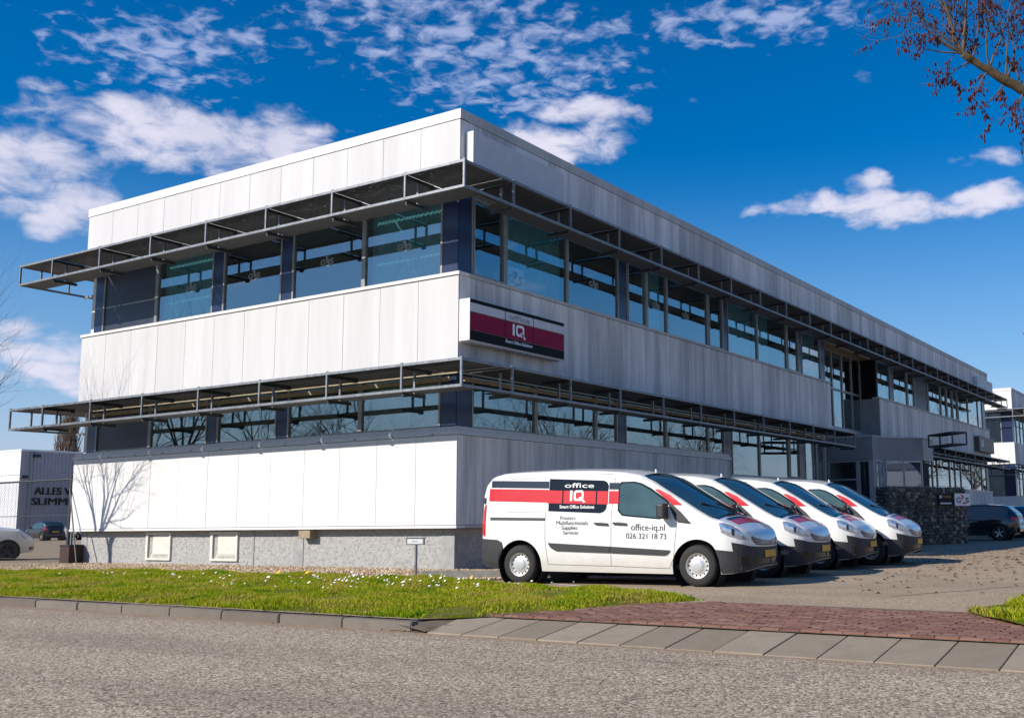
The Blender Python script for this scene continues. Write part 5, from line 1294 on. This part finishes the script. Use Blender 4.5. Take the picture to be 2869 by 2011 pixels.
q = MB(); q.box(0, .46, 0, .4, 0, .50); q.build('body', 'bin_brown', BN, bevel=.015)
q = MB(); q.box(-.015, .475, -.015, .415, .502, .545); q.build('lid', 'print_dark', BN, bevel=.01)

# ================================================================== hall in the left background
HL = thing('warehouse', 'pale ribbed metal hall with black lettering in the left background', 'building', (-81.3, 35, 0))
q = MB(); q.box(-16, -.02, .02, 40, 0, 7.95); q.build('core', 'hall_trim', HL)
q = MB(); vs = []; n = 0
y = 0.0; k = 0
while y < 40:
    for yy, xx in ((y, .0), (y + .12, .0), (y + .17, .07), (y + .29, .07), (y + .34, .0)): vs += [(xx, yy, .0), (xx, yy, 7.9)]
    y += .34
q.add(vs, [(2*i, 2*i+2, 2*i+3, 2*i+1) for i in range(len(vs)//2 - 1)]); q.build('ribbed_wall', 'hall_grey', HL)
q = MB(); vs = []; x = 0
while x < 16:
    for xx, yy in ((x, 0), (x + .3, 0), (x + .33, -.025), (x + .6, -.025), (x + .63, 0)): vs += [(-xx, yy, 0), (-xx, yy, 7.9)]
    x += .63
q.add(vs, [(2*i+1, 2*i+3, 2*i+2, 2*i) for i in range(len(vs)//2 - 1)]); q.build('end_wall', 'hall_white', HL)
q = MB(); q.box(-16.1, .1, -.05, 40, 7.9, 8.06); q.build('roof_edge', 'hall_white', HL)
q = MB(); q.tube([(.16, .9, 0), (.16, .9, 7.9)], .09, 8); q.build('downpipe', 'hall_trim', HL)
for yy, z in ((1.3, 7.5), (.25, 5.55)):
    q = MB(); q.box(.1, .45, yy - .3, yy + .3, z - .12, z + .12); q.build('flood_lamp', 'print_dark', HL, bevel=.03)
for dy in (0, .03, .06):
    text_on('lettering', 'ALLES VOOR', .6, 'sign_black', HL, (.12 + dy*.2, 1.35 + dy, 3.97), (0, 1, 0), (0, 0, 1), fit=(5.6, .66), extrude=.02)
    text_on('lettering', 'SLIMMER', .6, 'sign_black', HL, (.12 + dy*.2, 1.15 + dy, 3.02), (0, 1, 0), (0, 0, 1), fit=(4.75, .66), extrude=.02)

# ================================================================== second office block on the right
NB = thing('office_building', 'neighbouring white office block at the right edge with sunlit end wall', 'building', (-.2, 63.5, 0))
NL, NR = Face('L'), Face('R')
def nband(z0, z1):
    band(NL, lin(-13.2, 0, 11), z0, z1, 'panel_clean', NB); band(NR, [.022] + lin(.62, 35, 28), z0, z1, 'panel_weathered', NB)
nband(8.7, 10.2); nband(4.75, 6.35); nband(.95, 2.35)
NL.pbox('coping', 'coping', NB, -13.2, .02, -.3, .02, 10.21, 10.45); NR.pbox('coping', 'coping_grey', NB, .3, 35, -.3, .02, 10.21, 10.448)
q = MB(); q.box(-13.1, -1.6, 1.6, 35, 0, 10.1); q.build('core_wall', 'interior_dark', NB); q = MB(); q.box(-13.2, -.26, .26, 35, 10.1, 10.15); q.build('roof', 'roofing', NB)
q = MB(); q.box(-13.1, -.2, .2, 35, 0, .94); q.build('plinth', 'concrete', NB)
for z0, z1 in ((6.36, 8.69), (2.36, 4.74)):
    for a, b_ in ((-4.4, -2.9), (-2.85, -.9)): window(NL, a, b_, z0, z1, NB)
    NL.pbox('column', 'navy_panel', NB, -.88, -.1, -.24, -.09, z0, z1); NR.pbox('column', 'navy_panel', NB, .101, .8, -.24, -.09, z0, z1)
    u = .82
    while u < 20: window(NR, u, u + 1.4, z0, z1, NB); u += 1.42
for zt_, zl_ in ((8.75, 8.2), (4.45, 3.9)):
    q = MB()
    for z in (zt_, zl_):
        q.bar((-14, -1, z), (1.03, -1, z), .06); q.bar((1, -.96, z), (1, 34, z), .06)
    SS = q.build('sunshade', 'galvanised', NB)
    q = MB()
    for u in np.arange(-13.6, 1.1, 2.3): q.bar((u, -1, zl_), (u, -1, zt_), .05); 
    for u in np.arange(-.9, 22, 2.3): q.bar((1, u, zl_), (1, u, zt_), .05)
    q.build('posts', 'galvanised', SS)
    q = MB(); q.box(-14, .97, -.97, -.02, zt_ - .01, zt_); q.box(.02, .97, 0, 34, zt_ - .01, zt_); q.build('grating', 'grating', SS)

# ================================================================== trees
def grow(mb, p, d, L, r, lvl, P, tips, rnd):
    """tapered wandering limb with side shoots, written into one mesh"""
    n = 4 if lvl < P['lv'] else 3; pts = [Vector(p)]; rad = [r]; dd = Vector(d).normalized(); te = P.get('taper', .55)
    for k in range(n):
        j = P['wig'] * (1 + lvl*.3)
        dd = (dd + Vector((rnd.uniform(-j, j), rnd.uniform(-j, j), rnd.uniform(-j, j) + P['up']))).normalized()
        pts.append(pts[-1] + dd*(L/n)); rad.append(r*(1 - (1 - te)*(k+1)/n))
    mb.tube(pts, rad, 7 if lvl == 0 else (5 if lvl < 2 else 3), cap=lvl == 0)
    if lvl >= P['lv']: tips.append(pts); return
    def child(base, sp, Lf, rf):
        ax = base[1].cross(Vector((rnd.uniform(-1, 1), rnd.uniform(-1, 1), rnd.uniform(-1, 1))))
        if ax.length < 1e-4: ax = Vector((1, 0, 0))
        nd = Matrix.Rotation(sp, 3, ax.normalized()) @ base[1]
        if P.get('lim') and not P['lim'](base[0] + nd*L*Lf): return
        grow(mb, base[0], nd, L*Lf, rf, lvl+1, P, tips, rnd)
    for _ in range(P['end'][min(lvl, len(P['end'])-1)]): child((pts[-1], dd), rnd.uniform(*P['sp']), rnd.uniform(.6, .9), rad[-1]*.8)
    for _ in range(P['side'][min(lvl, len(P['side'])-1)]):
        k = rnd.randint(1 if lvl else n-1, n); child((pts[k], (pts[k] - pts[k-1]).normalized()), rnd.uniform(P['sp'][0]*1.3, P['sp'][1]*1.5), rnd.uniform(.4, .75), rad[k]*.55)
def bare_tree(name, label, loc, seed, trunkL=4.6, r=.13, P=None, group=None, mat=('bark_grey', 'twig_dark')):
    rnd = random.Random(seed); T = thing(name, label, 'tree', loc, 0, group)
    P = P or dict(lv=5, wig=.10, up=.035, sp=(.25, .55), end=[4, 2, 2, 2, 2], side=[2, 3, 3, 2, 1])
    tr = MB(); pts = [Vector((0, 0, -.1)), Vector((.02, 0, trunkL*.3)), Vector((.04, .03, trunkL*.65)), Vector((.0, .06, trunkL))]
    tr.tube(pts, [r*1.35, r*1.05, r*.95, r*.85], 10); tr.build('trunk', mat[0], T, smooth=True)
    cr = MB(); tips = []
    for k in range(P['end'][0] + 1):
        a = 2*math.pi*k/(P['end'][0] + 1) + rnd.uniform(-.4, .4); t = P.get('lean', .5)
        grow(cr, pts[-1] - Vector((0, 0, rnd.uniform(0, .5))), (math.cos(a)*t, math.sin(a)*t, 1), P.get('L', 2.1)*rnd.uniform(.8, 1.15), r*.55, 1, P, tips, rnd)
    c_ = cr.build('crown', mat[1], T, smooth=True)
    return T
LT = bare_tree('bare_tree', 'bare young tree at the left edge, its twigs reaching into the sky', (-14.9, -3.55, 0), 4, 3.3, .085, dict(lv=5, wig=.10, up=.05, sp=(.2, .5), end=[5, 2, 2, 2, 1], side=[2, 2, 3, 2, 1], lean=.40, L=1.7))
# trees across the street and drive: they stand outside the frame and show in the window panes
RT = bare_tree('street_tree', 'bare street tree beyond the frame, seen only mirrored in the window panes', (24, 16, 0), 9, 3.2, .2, dict(lv=5, wig=.12, up=.02, sp=(.3, .65), end=[4, 2, 2, 2, 1], side=[2, 3, 2, 2, 1], lean=.75, L=2.6), group='street trees mirrored in the windows')
for k, (x, y, s) in enumerate([(26, 27, 1.1), (23, 36, .95), (27, 46, 1.15), (24, 56, 1.0), (30, 68, 1.2), (29, 8, .9), (36, 20, 1.2), (38, 50, 1.2), (-26, -22, .9), (-38, -27, 1.1), (-14, -24, .8), (-50, -24, 1.1), (9, 70, 1.0), (13, 78, 1.15), (18, 92, 1.2), (9, 96, 1.1), (25, 108, 1.3), (15, 118, 1.3)]):
    o = copy_tree(RT); o.location = (x, y, 0); o.rotation_euler = (0, 0, k*1.3); o.scale = (s, s, s*1.05)
HR = thing('warehouse', 'low pale hall across the drive, seen only mirrored in the right-hand windows', 'building', (52, 10, 0))
q = MB(); q.box(0, 20, 0, 90, 0, 5.2); q.build('wall', 'hall_white', HR); q = MB(); q.box(-.15, 20, -.1, 90, 5.2, 5.7); q.build('roof_edge', 'hall_trim', HR)
for k in range(8):
    q = MB(); q.box(-.06, 0, 4 + k*10.5, 8.5 + k*10.5, 0, 3.8); q.build('roller_door', 'hall_grey', HR)
HS = thing('warehouse', 'dark hall across the street, seen only mirrored in the left-hand windows', 'building', (-60, -52, 0))
q = MB(); q.box(0, 46, -14, 0, 0, 7.0); q.build('wall', 'hall_grey', HS); q = MB(); q.box(-.1, 46.1, -14, .1, 7, 7.4); q.build('roof_edge', 'hall_trim', HS)
# columnar poplar behind the hall
PO = thing('poplar_tree', 'narrow brown columnar tree rising behind the ribbed hall', 'tree', (-112.6, 57.8, 0))
q = MB(); q.tube([(0, 0, 0), (0, 0, 9)], [.3, .12], 8); q.build('trunk', 'bark_grey', PO)
q = MB(); rnd = random.Random(3)
for k in range(1700):
    z = rnd.uniform(2, 14.0); a = rnd.random()*6.283; env = 2.0*math.sin(math.pi*min(1, max(.05, (z - 1)/14.6)))**.6
    r0 = env*rnd.uniform(.0, .75); p_ = Vector((math.cos(a)*r0, math.sin(a)*r0, z)); L = rnd.uniform(.8, 2.0)
    e = p_ + Vector((math.cos(a)*.22*L + rnd.uniform(-.15, .15), math.sin(a)*.22*L + rnd.uniform(-.15, .15), L))
    q.tube([p_, (p_ + e)/2 + Vector((rnd.uniform(-.06, .06), rnd.uniform(-.06, .06), 0)), e], [.035, .028, .012], 3, cap=False)
q.build('crown', 'poplar_twig', PO)
# street tree with red catkins: one limb hangs into the picture top right
ST = thing('catkin_tree', 'tree with red catkins whose mossy limb reaches in at the top right', 'tree', (14.75, -2.55, 0))
O = Vector((14.75, -2.55, 0)); rnd = random.Random(12)
q = MB(); q.tube([(0, 0, -.1), (.03, 0, 2), (-.02, -.02, 3.6), (0, 0, 5.0), (.1, .15, 6.4), (.3, .3, 8.2)], [.26, .21, .19, .17, .11, .05], 12); q.build('trunk', 'bark', ST, smooth=True)
limb = [Vector(v) - O for v in ((14.75, -2.55, 4.6), (13.95, -3.1, 5.5), (13.3, -3.55, 6.14), (12.82, -3.88, 6.52), (12.63, -4.02, 6.66), (12.46, -4.15, 6.79), (12.27, -4.28, 6.92), (12.18, -4.35, 7.01))]
lr = [.12, .095, .078, .066, .06, .054, .047, .042]; LP = []; LR_ = []
for i in range(len(limb) - 1):
    for k in range(4): LP.append(limb[i].lerp(limb[i+1], k/4) + Vector((rnd.uniform(-.008, .008), rnd.uniform(-.008, .008), rnd.uniform(-.014, .014)))); LR_.append((lr[i] + (lr[i+1] - lr[i])*k/4)*rnd.uniform(.88, 1.14))
LP.append(limb[-1]); LR_.append(.045)
q = MB(); q.tube(LP, LR_, 10); q.build('limb', 'bark', ST, smooth=True)
cr = MB(); tips = []
uR = Vector((.858, .513, 0)); uU = Vector((0, 0, 1)); uF = Vector((-.51, .86, 0))
def shoot(base, right, upw, fwd, L, r, lv=2, P=None):
    P = P or dict(lv=3, wig=.14, up=.01, sp=(.3, .75), end=[2, 2, 2, 1], side=[2, 3, 3, 1], taper=.5)
    grow(cr, base, uR*right + uU*upw + uF*fwd, L, r, 3 - lv, P, tips, rnd)
E_ = limb[-1]
shoot(E_, -.45, .9, .1, .75, .022); shoot(E_, -.1, 1, -.1, .9, .024); shoot(E_, -.95, .35, .0, .5, .018); shoot(E_, -1, .05, .15, .42, .014); shoot(E_, .35, .95, .2, .7, .018); shoot(E_, -.75, .65, -.2, .75, .018); shoot(E_, -.3, 1, .3, .85, .018); shoot(E_, -.9, .5, .35, .7, .014)
for k, rr, u_, f_, L in ((6, .3, 1, .2, .7), (5, .0, 1, -.3, .75), (4, .4, .9, .3, .8), (3, .1, 1, 0, .9), (5, -.5, -.6, .1, .3), (4, -.3, -.7, .2, .35), (3, -.35, -.65, -.2, .4), (6, -.6, -.55, .1, .3), (3, .3, -.8, .2, .35), (2, .2, 1, .1, 1.0), (3, .6, .8, .1, .9), (2, -.4, .9, .2, .9), (3, -.2, .9, .3, .8), (4, -.1, 1, -.2, .8), (3, .5, .4, -.2, .7), (5, .2, 1, .2, .8), (4, -.5, .8, .3, .6)):
    shoot(limb[k], rr, u_, f_, L, .014)
for k in range(7):
    a = rnd.uniform(-1.2, 1.9); shoot(Vector((.1, .1, rnd.uniform(5.4, 8))), .9*math.cos(a*.6), .6, math.sin(a), rnd.uniform(1.2, 1.9), .04, 3, dict(lv=3, wig=.12, up=.03, sp=(.3, .7), end=[3, 2, 2, 1], side=[3, 3, 2, 1], taper=.5))
# twigs drooping just under the top edge of the photo, further left
for px in ((11.35, -4.9, 7.6), (11.75, -4.75, 7.75)):
    shoot(Vector(px) - O + Vector((.25, .15, .45)), -.5, -.8, .1, .45, .008, 1)
cr.build('crown', 'twig', ST, smooth=True)
q = MB()
for pts in tips:
    for k in range(1, len(pts)):
        for _ in range(2):
            if rnd.random() < .30: continue
            p_ = pts[k].lerp(pts[k-1], rnd.random()) + Vector((rnd.uniform(-.03, .03), rnd.uniform(-.03, .03), 0)); L = rnd.uniform(.022, .065); r = rnd.uniform(.006, .013)
            b0 = p_ + Vector((rnd.uniform(-.012, .012), rnd.uniform(-.012, .012), -L))
            q.tube([p_, p_.lerp(b0, .35), p_.lerp(b0, .75), b0], [r*.35, r, r*.9, r*.2], 4)
stuff(q.build('catkins', 'catkin', ST))
